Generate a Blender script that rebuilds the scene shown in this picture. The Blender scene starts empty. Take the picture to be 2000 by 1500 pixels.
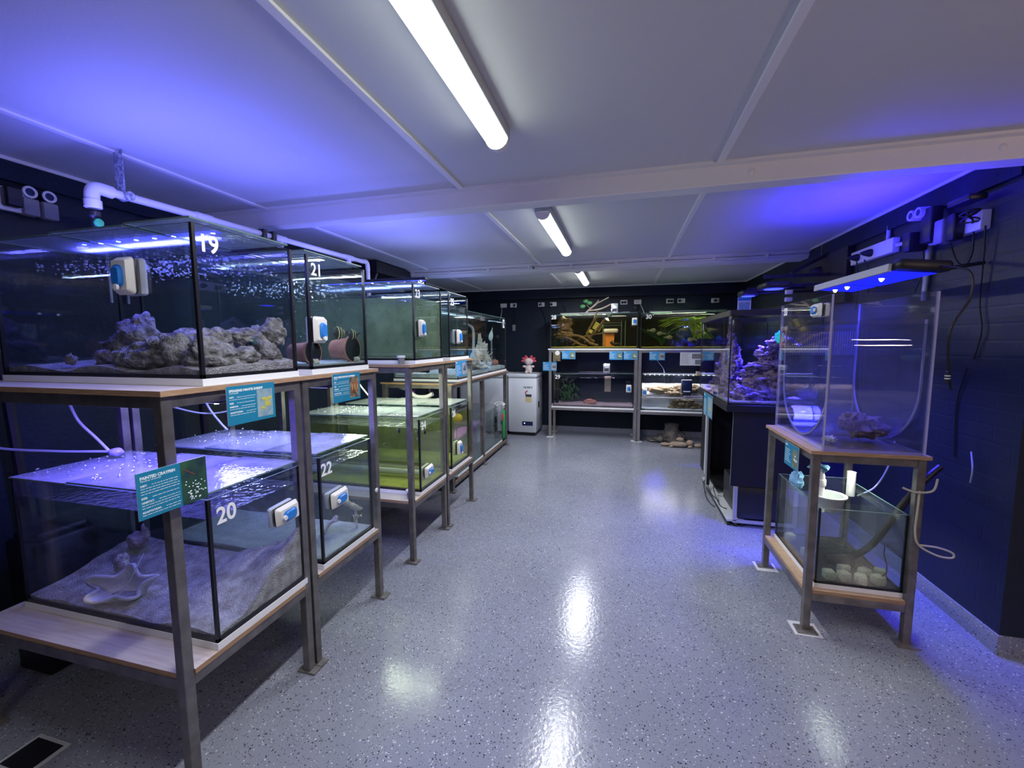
import bpy, math, random
from mathutils import Vector, Matrix, noise
C = bpy.context.scene.collection
PI = math.pi
# ------------------------------------------------------------------ camera
sc = bpy.context.scene
cd = bpy.data.cameras.new('camera'); cam = bpy.data.objects.new('camera', cd); C.objects.link(cam); sc.camera = cam
cd.sensor_fit = 'HORIZONTAL'; cd.sensor_width = 36.0; cd.lens = 36.0 * 825.0 / 2000.0; cd.clip_start = 0.02
def cam_matrix(p, r, y):
    cp, sp, cr, sr, cy, sy = math.cos(p), math.sin(p), math.cos(r), math.sin(r), math.cos(y), math.sin(y)
    B = Matrix(((1,0,0),(0,0,-1),(0,1,0))); Yw = Matrix(((cy,sy,0),(-sy,cy,0),(0,0,1)))
    P = Matrix(((1,0,0),(0,cp,-sp),(0,sp,cp))); R = Matrix(((cr,-sr,0),(sr,cr,0),(0,0,1)))
    M = R @ P @ B @ Yw                       # world -> (right, down, forward)
    F = Matrix(((1,0,0),(0,-1,0),(0,0,-1)))
    return (F @ M).transposed().to_4x4()
cam.matrix_world = Matrix.Translation((0, 0, 1.55)) @ cam_matrix(.0972, -.0049, .2551)
# ------------------------------------------------------------------ view, world
sc.view_settings.view_transform = 'Standard'; sc.view_settings.look = 'None'
sc.view_settings.gamma = 1.0; sc.view_settings.use_curve_mapping = False
sc.view_settings.exposure = 0.12
sc.cycles.use_denoising = True; sc.cycles.use_adaptive_sampling = True; sc.cycles.adaptive_threshold = .05; sc.cycles.transparent_max_bounces = 40

sc.cycles.max_bounces = 6; sc.cycles.diffuse_bounces = 3; sc.cycles.glossy_bounces = 3; sc.cycles.transmission_bounces = 4
sc.cycles.caustics_reflective = False; sc.cycles.caustics_refractive = False
sc.cycles.sample_clamp_indirect = 4.0
w = bpy.data.worlds.new('world'); sc.world = w; w.use_nodes = True
w.node_tree.nodes['Background'].inputs[0].default_value = (.03, .03, .05, 1); w.node_tree.nodes['Background'].inputs[1].default_value = .3
# light levels (watts)
P_BATTEN = 25.0
BLUE = (.03, .035, 1.0); LAV = (.20, .19, 1.0); COOL = (.62, .78, 1.0); WARM = (.85, 1.0, .62); WHITE = (.92, .93, 1.0)
def area(name, loc, rot, sx, sy, power, col, spread=PI):
    d = bpy.data.lights.new(name, 'AREA'); d.shape = 'RECTANGLE'; d.size = sx; d.size_y = sy; d.energy = power; d.color = col; d.spread = spread
    o = bpy.data.objects.new(name, d); C.objects.link(o); o.location = loc; o.rotation_euler = rot
    return o
DOWN = (0, 0, 0); UP = (PI, 0, 0)
# the lamps in the room behind and beside the camera (same battens, a warmer one and an added uplight to the right)
area('added_warm_uplight', (2.9, -.9, 1.5), UP, .4, .4, 85, (1.0, .72, .64))  # unseen uplight added to brighten the ceiling with warm light
area('rear_warm_downlight', (2.9, -.9, 1.4), DOWN, .4, .4, 12, (1.0, .78, .68))
area('rear_lamp', (-.54, -1.6, 2.36), DOWN, .1, 1.3, 12, WHITE)
# ------------------------------------------------------------------ materials
MATS = {}
def nt(name):
    m = bpy.data.materials.new(name); m.use_nodes = True; t = m.node_tree
    for n in list(t.nodes): t.nodes.remove(n)
    o = t.nodes.new('ShaderNodeOutputMaterial'); MATS[name] = m
    return m, t, o
def N(t, kind, **kw):
    n = t.nodes.new(kind)
    for k, v in kw.items():
        if k.startswith('_'): setattr(n, k[1:], v)
        else:
            key = int(k[1:]) if k[0] == 'i' and k[1:].isdigit() else k.replace('__', ' ')
            n.inputs[key].default_value = v
    return n
def L(t, a, b): t.links.new(a, b)
def c4(c): return (c[0], c[1], c[2], 1)
def pbr(name, col, rough=.5, metal=0, col2=None, nscale=8, bump=0, bscale=40, spec=.5, stretch=(1,1,1), emis=None, es=0, alpha=None, detail=4):
    m, t, o = nt(name)
    b = N(t, 'ShaderNodeBsdfPrincipled'); b.inputs['Base Color'].default_value = c4(col); b.inputs['Roughness'].default_value = rough
    b.inputs['Metallic'].default_value = metal; b.inputs['Specular IOR Level'].default_value = spec
    tc = N(t, 'ShaderNodeTexCoord'); mp = N(t, 'ShaderNodeMapping'); mp.inputs['Scale'].default_value = stretch; L(t, tc.outputs['Object'], mp.inputs[0])
    if col2 is not None:
        n = N(t, 'ShaderNodeTexNoise', Scale=nscale, Detail=detail); L(t, mp.outputs[0], n.inputs['Vector'])
        r = N(t, 'ShaderNodeValToRGB'); r.color_ramp.elements[0].position = .35; r.color_ramp.elements[1].position = .65
        r.color_ramp.elements[0].color = c4(col); r.color_ramp.elements[1].color = c4(col2)
        L(t, n.outputs['Fac'], r.inputs[0]); L(t, r.outputs[0], b.inputs['Base Color'])
    if bump:
        n2 = N(t, 'ShaderNodeTexNoise', Scale=bscale, Detail=3.0); L(t, mp.outputs[0], n2.inputs['Vector'])
        bp = N(t, 'ShaderNodeBump', Strength=bump, Distance=.02); L(t, n2.outputs['Fac'], bp.inputs['Height']); L(t, bp.outputs[0], b.inputs['Normal'])
    if emis: b.inputs['Emission Color'].default_value = c4(emis); b.inputs['Emission Strength'].default_value = es
    L(t, b.outputs[0], o.inputs[0])
    return m
def emit(name, col, s):
    m, t, o = nt(name); e = N(t, 'ShaderNodeEmission'); e.inputs[0].default_value = c4(col); e.inputs[1].default_value = s; L(t, e.outputs[0], o.inputs[0]); return m
def fres(t, f0=.04, k=.9):
    lw = N(t, 'ShaderNodeLayerWeight', Blend=.5); p = N(t, 'ShaderNodeMath', _operation='POWER'); p.inputs[1].default_value = 4.5; L(t, lw.outputs['Facing'], p.inputs[0])
    a = N(t, 'ShaderNodeMath', _operation='MULTIPLY_ADD'); a.inputs[1].default_value = k; a.inputs[2].default_value = f0; L(t, p.outputs[0], a.inputs[0]); return a.outputs[0]
def clear(name, tint, f0=.04, k=.8, rough=0.0, haze=0, hcol=(.8,.85,.9), bump=0, bscale=12, below=None, drops=False):
    """thin clear sheet: light passes tinted, a mirror part by angle, and an optional share of milky haze or droplets"""
    m, t, o = nt(name)
    tr = N(t, 'ShaderNodeBsdfTransparent'); tr.inputs[0].default_value = c4(tint)
    gl = N(t, 'ShaderNodeBsdfGlossy'); gl.inputs['Roughness'].default_value = rough; gl.inputs[0].default_value = (1,1,1,1)
    base = tr.outputs[0]
    if haze:
        df = N(t, 'ShaderNodeBsdfDiffuse'); df.inputs[0].default_value = c4(hcol); tl = N(t, 'ShaderNodeBsdfTranslucent'); tl.inputs[0].default_value = c4(hcol)
        mm = N(t, 'ShaderNodeMixShader'); mm.inputs[0].default_value = .5; L(t, df.outputs[0], mm.inputs[1]); L(t, tl.outputs[0], mm.inputs[2])
        mx = N(t, 'ShaderNodeMixShader'); L(t, base, mx.inputs[1]); L(t, mm.outputs[0], mx.inputs[2]); mx.inputs[0].default_value = haze
        tc = N(t, 'ShaderNodeTexCoord'); n = N(t, 'ShaderNodeTexNoise', Scale=7.0, Detail=5.0); L(t, tc.outputs['Object'], n.inputs['Vector'])
        mr = N(t, 'ShaderNodeMapRange'); mr.inputs[1].default_value = .3; mr.inputs[2].default_value = .7; mr.inputs[3].default_value = haze*.55; mr.inputs[4].default_value = min(1, haze*1.35); L(t, n.outputs['Fac'], mr.inputs[0])
        L(t, mr.outputs[0], mx.inputs[0])
        base = mx.outputs[0]
    fr = fres(t, f0, k)
    if below is not None:
        g = N(t, 'ShaderNodeNewGeometry'); mf = N(t, 'ShaderNodeMix'); mf.inputs[3].default_value = below; L(t, g.outputs['Backfacing'], mf.inputs[0]); L(t, fr, mf.inputs[2]); fr = mf.outputs[0]
    if bump:
        tc = N(t, 'ShaderNodeTexCoord'); n2 = N(t, 'ShaderNodeTexNoise', Scale=bscale, Detail=2.0); L(t, tc.outputs['Object'], n2.inputs['Vector'])
        bp = N(t, 'ShaderNodeBump', Strength=bump, Distance=.02); L(t, n2.outputs['Fac'], bp.inputs['Height']); L(t, bp.outputs[0], gl.inputs['Normal'])
    mix = N(t, 'ShaderNodeMixShader'); L(t, fr, mix.inputs[0]); L(t, base, mix.inputs[1]); L(t, gl.outputs[0], mix.inputs[2]); L(t, mix.outputs[0], o.inputs[0])
    return m
M_ceil = pbr('ceiling_paint', (.64,.64,.65), .55, bump=.06, bscale=220)
M_trim = pbr('white_trim_paint', (.84,.83,.83), .4, bump=.03, bscale=60)
M_navy = pbr('navy_wall_paint', (.005,.011,.026), .55, bump=.15, bscale=45, spec=.3)
M_steel = pbr('mild_steel_tube', (.17,.155,.145), .38, .75, col2=(.26,.24,.225), nscale=14, bump=.05, bscale=90)
M_steel2 = pbr('stainless_tube', (.50,.47,.44), .3, .9, col2=(.42,.39,.37), nscale=9)
M_foot = pbr('dull_foot_plate', (.22,.21,.20), .5, .6, col2=(.33,.31,.29), nscale=30)
M_ply = pbr('plywood_face', (.55,.47,.42), .55, col2=(.66,.58,.52), nscale=6, stretch=(1,12,12), bump=.04)
M_plyw = pbr('warm_plywood_face', (.50,.33,.20), .5, col2=(.62,.43,.28), nscale=5, stretch=(3,14,14))
M_plye = pbr('plywood_edge', (.30,.17,.09), .6, col2=(.44,.28,.16), nscale=8, stretch=(2,2,40), bump=.1)
M_foam = pbr('white_foam', (.82,.82,.83), .7, bump=.1, bscale=300)
M_black = pbr('black_silicone', (.006,.006,.009), .35)
M_blackp = pbr('black_plastic', (.012,.012,.016), .4)
M_blackm = pbr('black_melamine', (.004,.004,.006), .5)
M_white = pbr('white_plastic', (.78,.78,.80), .35)
M_cream = pbr('cream_plastic', (.78,.76,.70), .4)
M_grey = pbr('grey_plastic', (.22,.22,.24), .45)
M_lgrey = pbr('light_grey_plastic', (.5,.52,.52), .5)
M_alu = pbr('aluminium', (.6,.6,.6), .35, .7)
M_blue = pbr('blue_grip', (.02,.20,.62), .35)
M_pvc = pbr('pvc_pipe', (.78,.76,.80), .3)
M_freezer = pbr('freezer_enamel', (.66,.68,.72), .35, bump=.02, bscale=200)
M_paintw = pbr('white_paint_pen', (.88,.88,.88), .6)
M_green = pbr('green_plastic', (.03,.35,.10), .4)
M_red = pbr('red_plastic', (.5,.03,.05), .4)
M_pink = pbr('pink_plush', (.72,.60,.58), .9, bump=.5, bscale=120)
M_gill = pbr('red_fluffy_gill', (.75,.10,.15), .9, bump=.6, bscale=150)
M_sand = pbr('coral_sand', (.66,.61,.57), .85, col2=(.36,.30,.27), nscale=22, bump=.8, bscale=150, detail=6)
M_sandg = pbr('grey_sand', (.42,.46,.50), .85, col2=(.58,.60,.62), nscale=20, bump=.6, bscale=120)
M_sandp = pbr('pale_pinkish_gravel', (.42,.28,.28), .85, col2=(.55,.42,.40), nscale=40, bump=.6, bscale=100)
M_sandy = pbr('algae_sand', (.32,.34,.06), .85, col2=(.42,.42,.10), nscale=20, bump=.5, bscale=100)
M_rock = pbr('live_rock', (.50,.46,.42), .85, col2=(.17,.15,.12), nscale=30, bump=1.0, bscale=60, detail=7)
M_reef = pbr('coralline_rock', (.45,.30,.60), .8, col2=(.10,.06,.10), nscale=20, bump=1.0, bscale=50, detail=8)
M_reefd = pbr('dark_reef_rock', (.22,.13,.12), .85, col2=(.35,.24,.20), nscale=18, bump=1.0, bscale=50)
M_coral = pbr('white_coral_skeleton', (.72,.68,.60), .8, bump=.7, bscale=80)
M_shell = pbr('shell_grey', (.78,.74,.74), .6, col2=(.62,.57,.57), nscale=16, bump=.4, bscale=50)
M_wood = pbr('driftwood', (.10,.06,.03), .8, col2=(.24,.16,.08), nscale=12, stretch=(1,1,4), bump=.6, bscale=40)
M_woodp = pbr('pale_branch', (.50,.42,.34), .8, col2=(.36,.28,.22), nscale=12, bump=.5, bscale=40)
M_wooddk = pbr('dark_stump', (.06,.05,.05), .9, col2=(.16,.14,.13), nscale=10, bump=1, bscale=30)
M_stone = pbr('tan_stone', (.46,.36,.26), .8, col2=(.36,.27,.20), nscale=10, bump=.4, bscale=30)
M_stoneb = pbr('brown_stone', (.16,.12,.06), .8, col2=(.26,.20,.12), nscale=14, bump=.5, bscale=30)
M_cube = pbr('ceramic_media', (.62,.60,.46), .9, bump=.8, bscale=120)
M_plant = pbr('bright_leaf', (.30,.48,.02), .5)
M_plantd = pbr('dark_leaf', (.02,.08,.02), .6)
M_leaf = pbr('fresh_leaf', (.05,.25,.07), .5)
M_fishs = pbr('silver_fish_skin', (.30,.34,.26), .35)
M_fishw = pbr('pale_fish_skin', (.65,.70,.66), .4)
M_fishd = pbr('dark_fish_skin', (.015,.012,.012), .5)
M_band = pbr('yellow_white_band', (.75,.70,.30), .5)
M_bandw = pbr('white_band', (.85,.85,.85), .5)
M_orange = pbr('amber_board', (.80,.28,.03), .6)
M_terra = pbr('terracotta_pot', (.42,.16,.11), .8, bump=.2)
M_yel = pbr('yellow_green_plastic', (.50,.46,.08), .5)
M_yball = pbr('yellow_float', (.95,.60,.05), .4)
M_purple = pbr('purple_plastic', (.30,.10,.50), .5)
M_pinkc = pbr('pink_coral_growth', (.70,.06,.14), .8, col2=(.45,.05,.12), nscale=40, bump=.8, bscale=80)
M_cord = pbr('black_cord', (.006,.006,.008), .5)
M_wcord = pbr('white_cord', (.72,.72,.72), .5)
M_hose = pbr('beige_cord', (.48,.44,.36), .6)
M_clearhose = pbr('milky_air_hose', (.40,.42,.50), .3)
M_foil = pbr('foil_bag', (.75,.78,.78), .25, .9, bump=1, bscale=30)
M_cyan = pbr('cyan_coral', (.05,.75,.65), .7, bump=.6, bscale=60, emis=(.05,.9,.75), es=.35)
M_cloth = pbr('blue_cloth', (.20,.40,.62), .9)
M_signt = pbr('teal_sign_print', (.010,.20,.34), .45)
M_signb = pbr('light_blue_sign_print', (.04,.26,.52), .45)
M_signed = pbr('sign_edge', (.62,.66,.68), .5)
M_paper = pbr('white_paper', (.72,.74,.78), .7)
M_print = pbr('white_print', (.80,.88,.90), .6)
M_printd = pbr('dark_print', (.03,.03,.05), .6)
M_red2 = pbr('red_label', (.6,.05,.05), .5)
M_gold = pbr('yellow_label', (.70,.58,.28), .5)
M_dblue = pbr('dark_blue_plastic', (.01,.02,.08), .3)
M_gedge = pbr('green_glass_edge', (.13,.21,.20), .2)
M_glass = clear('aquarium_glass', (.975,.985,.985), .035, .7)
M_glassn = clear('grimy_glass', (.93,.96,.95), .05, haze=.03, hcol=(.5,.55,.5))
M_lid = clear('wet_glass_lid', (.88,.93,.96), .07, .9, rough=.03, haze=.42, hcol=(.78,.82,.90), bump=.1, bscale=60)
M_lidc = clear('clear_glass_lid', (.90,.95,.96), .05, .8, rough=.02, haze=.34, hcol=(.62,.72,.85))
M_acry = clear('clear_acrylic', (.96,.96,.985), .05, .8, haze=.018, hcol=(.6,.6,.8))
M_drum = clear('drum_acrylic', (.93,.93,.97), .08, .9, haze=.07, hcol=(.7,.7,.9))
M_acryedge = pbr('acrylic_edge', (.42,.40,.72), .15, spec=.8)
W_clear = clear('clean_water', (.88,.92,.95), .02, .2)
W_dark = clear('deep_water', (.84,.86,.93), .02, .2)
W_far = clear('far_tank_water', (.90,.94,.92), .02, .2, haze=.015, hcol=(.2,.26,.25))
W_murk = clear('green_cloudy_water', (.62,.70,.55), .02, .2, haze=.42, hcol=(.36,.46,.28))
W_murk2 = clear('olive_cloudy_water', (.82,.85,.62), .02, .2, haze=.15, hcol=(.50,.56,.22))
W_tan = clear('tannin_water', (.86,.78,.58), .02, .2, haze=.01, hcol=(.3,.22,.08))
W_grey = clear('grey_green_water', (.84,.89,.86), .02, .2, haze=.10, hcol=(.20,.26,.25))
M_surf = clear('water_surface', (.90,.95,.98), .04, .9, rough=.02, bump=.35, bscale=30, below=.6)
M_bubble = clear('air_bubble', (.95,.97,1), .35, .6)
def floor_mat():
    m, t, o = nt('flaked_epoxy_floor'); b = N(t, 'ShaderNodeBsdfPrincipled'); tc = N(t, 'ShaderNodeTexCoord')
    n = N(t, 'ShaderNodeTexNoise', Scale=1.3, Detail=5.0); L(t, tc.outputs['Object'], n.inputs['Vector'])
    r = N(t, 'ShaderNodeValToRGB'); r.color_ramp.elements[0].position = .3; r.color_ramp.elements[1].position = .7
    r.color_ramp.elements[0].color = (.235,.25,.30,1); r.color_ramp.elements[1].color = (.29,.305,.36,1); L(t, n.outputs['Fac'], r.inputs[0])
    last = r.outputs[0]
    for sc_, thr, lo, col, off in ((135, .27, .80, (.05,.055,.075,1), 0), (80, .17, .87, (.02,.02,.03,1), 3), (150, .26, .86, (.66,.68,.72,1), 7), (75, .13, .95, (.75,.75,.78,1), 11), (200, .26, .78, (.12,.13,.16,1), 5)):
        mp = N(t, 'ShaderNodeMapping'); mp.inputs['Location'].default_value = (off, off*1.7, 0); L(t, tc.outputs['Object'], mp.inputs[0])
        nn = N(t, 'ShaderNodeTexNoise', Scale=60.0); L(t, mp.outputs[0], nn.inputs['Vector'])
        va = N(t, 'ShaderNodeVectorMath', _operation='MULTIPLY_ADD'); va.inputs[1].default_value = (.012,.012,.012); L(t, nn.outputs['Color'], va.inputs[0]); L(t, mp.outputs[0], va.inputs[2])
        v = N(t, 'ShaderNodeTexVoronoi', Scale=float(sc_)); L(t, va.outputs[0], v.inputs['Vector'])
        s = N(t, 'ShaderNodeSeparateColor'); L(t, v.outputs['Color'], s.inputs[0])
        a = N(t, 'ShaderNodeMath', _operation='GREATER_THAN'); a.inputs[1].default_value = lo; L(t, s.outputs[0], a.inputs[0])
        d = N(t, 'ShaderNodeMath', _operation='MULTIPLY'); d.inputs[1].default_value = thr*2; L(t, s.outputs[1], d.inputs[0])
        q = N(t, 'ShaderNodeMath', _operation='LESS_THAN'); L(t, v.outputs['Distance'], q.inputs[0]); L(t, d.outputs[0], q.inputs[1])
        f = N(t, 'ShaderNodeMath', _operation='MULTIPLY'); L(t, a.outputs[0], f.inputs[0]); L(t, q.outputs[0], f.inputs[1])
        mx = N(t, 'ShaderNodeMix', _data_type='RGBA'); L(t, f.outputs[0], mx.inputs[0]); L(t, last, mx.inputs[6]); mx.inputs[7].default_value = col; last = mx.outputs[2]
    # scuff stains
    n3 = N(t, 'ShaderNodeTexNoise', Scale=2.2, Detail=6.0, Roughness=.7); L(t, tc.outputs['Object'], n3.inputs['Vector'])
    r3 = N(t, 'ShaderNodeValToRGB'); r3.color_ramp.elements[0].position = .56; r3.color_ramp.elements[1].position = .72; r3.color_ramp.elements[0].color = (0,0,0,1); r3.color_ramp.elements[1].color = (.35,.35,.35,1); L(t, n3.outputs['Fac'], r3.inputs[0])
    mx = N(t, 'ShaderNodeMix', _data_type='RGBA'); L(t, r3.outputs[0], mx.inputs[0]); L(t, last, mx.inputs[6]); mx.inputs[7].default_value = (.17,.16,.18,1); last = mx.outputs[2]
    L(t, last, b.inputs['Base Color']); b.inputs['Roughness'].default_value = .17; b.inputs['Specular IOR Level'].default_value = .38
    n2 = N(t, 'ShaderNodeTexNoise', Scale=55.0, Detail=3.0); L(t, tc.outputs['Object'], n2.inputs['Vector'])
    bp = N(t, 'ShaderNodeBump', Strength=.10, Distance=.008); L(t, n2.outputs['Fac'], bp.inputs['Height']); L(t, bp.outputs[0], b.inputs['Normal']); L(t, b.outputs[0], o.inputs[0]); return m
M_floor = floor_mat()
def block_mat():
    m, t, o = nt('navy_painted_blockwork'); b = N(t, 'ShaderNodeBsdfPrincipled'); b.inputs['Base Color'].default_value = (.008,.013,.030,1); b.inputs['Roughness'].default_value = .5
    tc = N(t, 'ShaderNodeTexCoord'); sx = N(t, 'ShaderNodeSeparateXYZ'); L(t, tc.outputs['Object'], sx.inputs[0])
    ad = N(t, 'ShaderNodeMath', _operation='ADD'); L(t, sx.outputs[0], ad.inputs[0]); L(t, sx.outputs[1], ad.inputs[1])
    cx = N(t, 'ShaderNodeCombineXYZ'); L(t, ad.outputs[0], cx.inputs[0]); L(t, sx.outputs[2], cx.inputs[1])
    br = N(t, 'ShaderNodeTexBrick', Scale=1.0, Mortar__Size=.008, Mortar__Smooth=.6, Brick__Width=.23, Row__Height=.086); L(t, cx.outputs[0], br.inputs['Vector'])
    n = N(t, 'ShaderNodeTexNoise', Scale=9.0, Detail=5.0); L(t, tc.outputs['Object'], n.inputs['Vector'])
    a = N(t, 'ShaderNodeMath', _operation='MULTIPLY_ADD'); a.inputs[1].default_value = -.6; L(t, br.outputs['Fac'], a.inputs[0]); L(t, n.outputs['Fac'], a.inputs[2])
    bp = N(t, 'ShaderNodeBump', Strength=.14, Distance=.010); L(t, a.outputs[0], bp.inputs['Height']); L(t, bp.outputs[0], b.inputs['Normal']); L(t, b.outputs[0], o.inputs[0]); return m
M_block = block_mat()
E_tube = emit('lit_diffuser', (.90, 1.0, .93), 9.0)
E_blue = emit('royal_blue_diodes', (.02,.03,1.0), 6.0)
E_blued = emit('blue_lit_lens', (.01,.015,1.0), 1.6)
E_star = emit('cool_white_diode', (.75,.85,1.0), 14.0)
E_lav = emit('lavender_diodes', (.40,.42,1.0), 6.0)
E_white = emit('white_diodes', (.80,.92,1.0), 8.0)
E_purple = emit('violet_diode', (.45,.15,1.0), 3.0)
E_warm = emit('green_white_tube', (.55,1.0,.60), 2.2)
# ------------------------------------------------------------------ mesh builder
class MB:
    def __init__(s): s.v = []; s.f = []; s.mi = []
    def add(s, vs, fs, mi=0):
        k = len(s.v); s.v += [tuple(v) for v in vs]; s.f += [tuple(i + k for i in f) for f in fs]; s.mi += [mi]*len(fs); return s
    def box(s, x0, x1, y0, y1, z0, z1, mi=0, rot=None, piv=None):
        vs = [Vector((x, y, z)) for x in (x0, x1) for y in (y0, y1) for z in (z0, z1)]
        if rot is not None:
            p = Vector(piv) if piv else Vector(((x0+x1)/2, (y0+y1)/2, (z0+z1)/2)); vs = [p + rot @ (v - p) for v in vs]
        return s.add(vs, [(0,1,3,2),(4,6,7,5),(0,4,5,1),(2,3,7,6),(0,2,6,4),(1,5,7,3)], mi)
    def rbox(s, x0, x1, y0, y1, z0, z1, r=.01, mi=0, n=3, top=None):
        """box with rounded vertical edges and softened top/bottom; top = inset scale of the upper ring"""
        cx, cy, hx, hy = (x0+x1)/2, (y0+y1)/2, (x1-x0)/2, (y1-y0)/2; r = min(r, hx*.99, hy*.99)
        def ring(z, ins, sc=1):
            a = []
            for qx, qy, a0 in ((1,1,0), (-1,1,90), (-1,-1,180), (1,-1,270)):
                for k in range(n+1):
                    t = math.radians(a0 + 90*k/n); a.append((cx + (qx*(hx-r) + (r-ins)*math.cos(t))*sc, cy + (qy*(hy-r) + (r-ins)*math.sin(t))*sc, z))
            return a
        c = min(r*.6, (z1-z0)*.45); R = [ring(z0, c*.8), ring(z0+c, 0), ring(z1-c, 0, top or 1), ring(z1, c*.8, top or 1)]; m = len(R[0])
        vs = [p for q in R for p in q]; fs = [(i*m+j, i*m+(j+1) % m, (i+1)*m+(j+1) % m, (i+1)*m+j) for i in range(3) for j in range(m)]
        fs += [tuple(range(m-1, -1, -1)), tuple(range(3*m, 4*m))]; return s.add(vs, fs, mi)
    def tube(s, pts, r, n=8, mi=0, closed=False, caps=True):
        pts = [Vector(p) for p in pts]; m = len(pts); rr = r if isinstance(r, (list, tuple)) else [r]*m
        vs = []; up = None
        for i, p in enumerate(pts):
            a = pts[(i-1) % m] if (closed or i > 0) else p; b = pts[(i+1) % m] if (closed or i < m-1) else p
            d = (b - a); d = d.normalized() if d.length > 1e-9 else Vector((0,0,1))
            if up is None: up = Vector((0,0,1)) if abs(d.z) < .9 else Vector((1,0,0))
            u = (up - d*up.dot(d)); u = u.normalized() if u.length > 1e-6 else d.orthogonal().normalized(); up = u; v = d.cross(u)
            for k in range(n):
                t = 2*PI*k/n; vs.append(p + u*math.cos(t)*rr[i] + v*math.sin(t)*rr[i])
        e = m if closed else m-1
        fs = [(i*n+k, ((i+1) % m)*n+k, ((i+1) % m)*n+(k+1) % n, i*n+(k+1) % n) for i in range(e) for k in range(n)]
        if caps and not closed: fs += [tuple(range(n)), tuple((m-1)*n + k for k in range(n-1, -1, -1))]
        return s.add(vs, fs, mi)
    def lathe(s, prof, c=(0,0,0), axis='z', n=20, mi=0):
        vs = []
        for r, h in prof:
            for k in range(n):
                t = 2*PI*k/n; a, b = r*math.cos(t), r*math.sin(t)
                p = {'z': (a, b, h), 'x': (h, a, b), 'y': (b, h, a)}[axis]; vs.append((c[0]+p[0], c[1]+p[1], c[2]+p[2]))
        fs = [(i*n+k, i*n+(k+1) % n, (i+1)*n+(k+1) % n, (i+1)*n+k) for i in range(len(prof)-1) for k in range(n)]
        if prof[0][0] > 1e-4: fs.append(tuple(range(n-1, -1, -1)))
        if prof[-1][0] > 1e-4: fs.append(tuple((len(prof)-1)*n+k for k in range(n)))
        return s.add(vs, fs, mi)
    def blob(s, c, d, seed=0, amp=.25, freq=2.0, sub=20, mi=0, flat=None, ridged=False):
        c = Vector(c); nu, nv = sub*2, sub; vs = []; off = Vector((seed*7.3, seed*3.1, seed*1.7))
        for i in range(nv+1):
            th = PI*i/nv
            for j in range(nu):
                ph = 2*PI*j/nu; u = Vector((math.sin(th)*math.cos(ph), math.sin(th)*math.sin(ph), math.cos(th)))
                f = 1
                if amp:
                    q = u*freq + off; a = noise.fractal(q, .9, 2.1, 4)
                    if ridged: a = (1 - abs(a)*2.2)*.9 - .3
                    f = 1 + amp*a
                p = Vector((u.x*d[0]*f, u.y*d[1]*f, u.z*d[2]*f))
                if flat is not None: p.z = max(p.z, flat)
                vs.append(c + p)
        fs = [(i*nu+j, (i+1)*nu+j, (i+1)*nu+(j+1) % nu, i*nu+(j+1) % nu) for i in range(nv) for j in range(nu)]
        return s.add(vs, fs, mi)
    def grid(s, x0, x1, y0, y1, nx, ny, fn, zb=None, mi=0):
        vs = [(x0+(x1-x0)*i/nx, y0+(y1-y0)*j/ny, fn(i/nx, j/ny)) for i in range(nx+1) for j in range(ny+1)]
        fs = [(i*(ny+1)+j, (i+1)*(ny+1)+j, (i+1)*(ny+1)+j+1, i*(ny+1)+j+1) for i in range(nx) for j in range(ny)]
        if zb is not None:
            per = [(i, 0) for i in range(nx)] + [(nx, j) for j in range(ny)] + [(i, ny) for i in range(nx, 0, -1)] + [(0, j) for j in range(ny, 0, -1)]
            k = len(vs); idx = [i*(ny+1)+j for i, j in per]; vs += [(vs[q][0], vs[q][1], zb) for q in idx]; m = len(idx)
            fs += [(idx[a], k+a, k+(a+1) % m, idx[(a+1) % m]) for a in range(m)]; fs.append(tuple(k+a for a in range(m)))
        return s.add(vs, fs, mi)
    def build(s, name, mats, parent=None, smooth=None, bevel=0):
        me = bpy.data.meshes.new(name); me.from_pydata(s.v, [], s.f)
        for m in (mats if isinstance(mats, (list, tuple)) else [mats]): me.materials.append(m)
        for p, i in zip(me.polygons, s.mi): p.material_index = i
        me.update()
        if smooth:
            me.shade_smooth(); me.set_sharp_from_angle(angle=math.radians(smooth if smooth is not True else 50))
        o = bpy.data.objects.new(name, me); C.objects.link(o)
        if parent: o.parent = parent
        if bevel:
            b = o.modifiers.new('bevel', 'BEVEL'); b.width = bevel; b.segments = 2; b.limit_method = 'ANGLE'
        return o
def tag(o, label, cat, group=None, kind=None):
    o['label'] = label; o['category'] = cat
    if group: o['group'] = group
    if kind: o['kind'] = kind
    return o
def empty(name, loc=(0,0,0), label=None, cat=None, group=None, rotz=0):
    o = bpy.data.objects.new(name, None); C.objects.link(o); o.location = loc; o.rotation_euler = (0,0,rotz); o.empty_display_size = .05
    if label: tag(o, label, cat, group)
    return o
def struct(name, mb, m, **kw):
    o = mb.build(name, m, **kw); o['kind'] = 'structure'; return o
def frame(o, org, xd, yd):
    x = Vector(xd).normalized(); y = Vector(yd).normalized(); z = x.cross(y); y = z.cross(x)
    m = Matrix((x, y, z)).transposed().to_4x4(); m.translation = Vector(org); o.matrix_world = m; return o
FX = ((0,1,0), (0,0,1)); FY = ((1,0,0), (0,0,1)); FNX = ((0,-1,0), (0,0,1))      # facing +x, -y, -x
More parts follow.
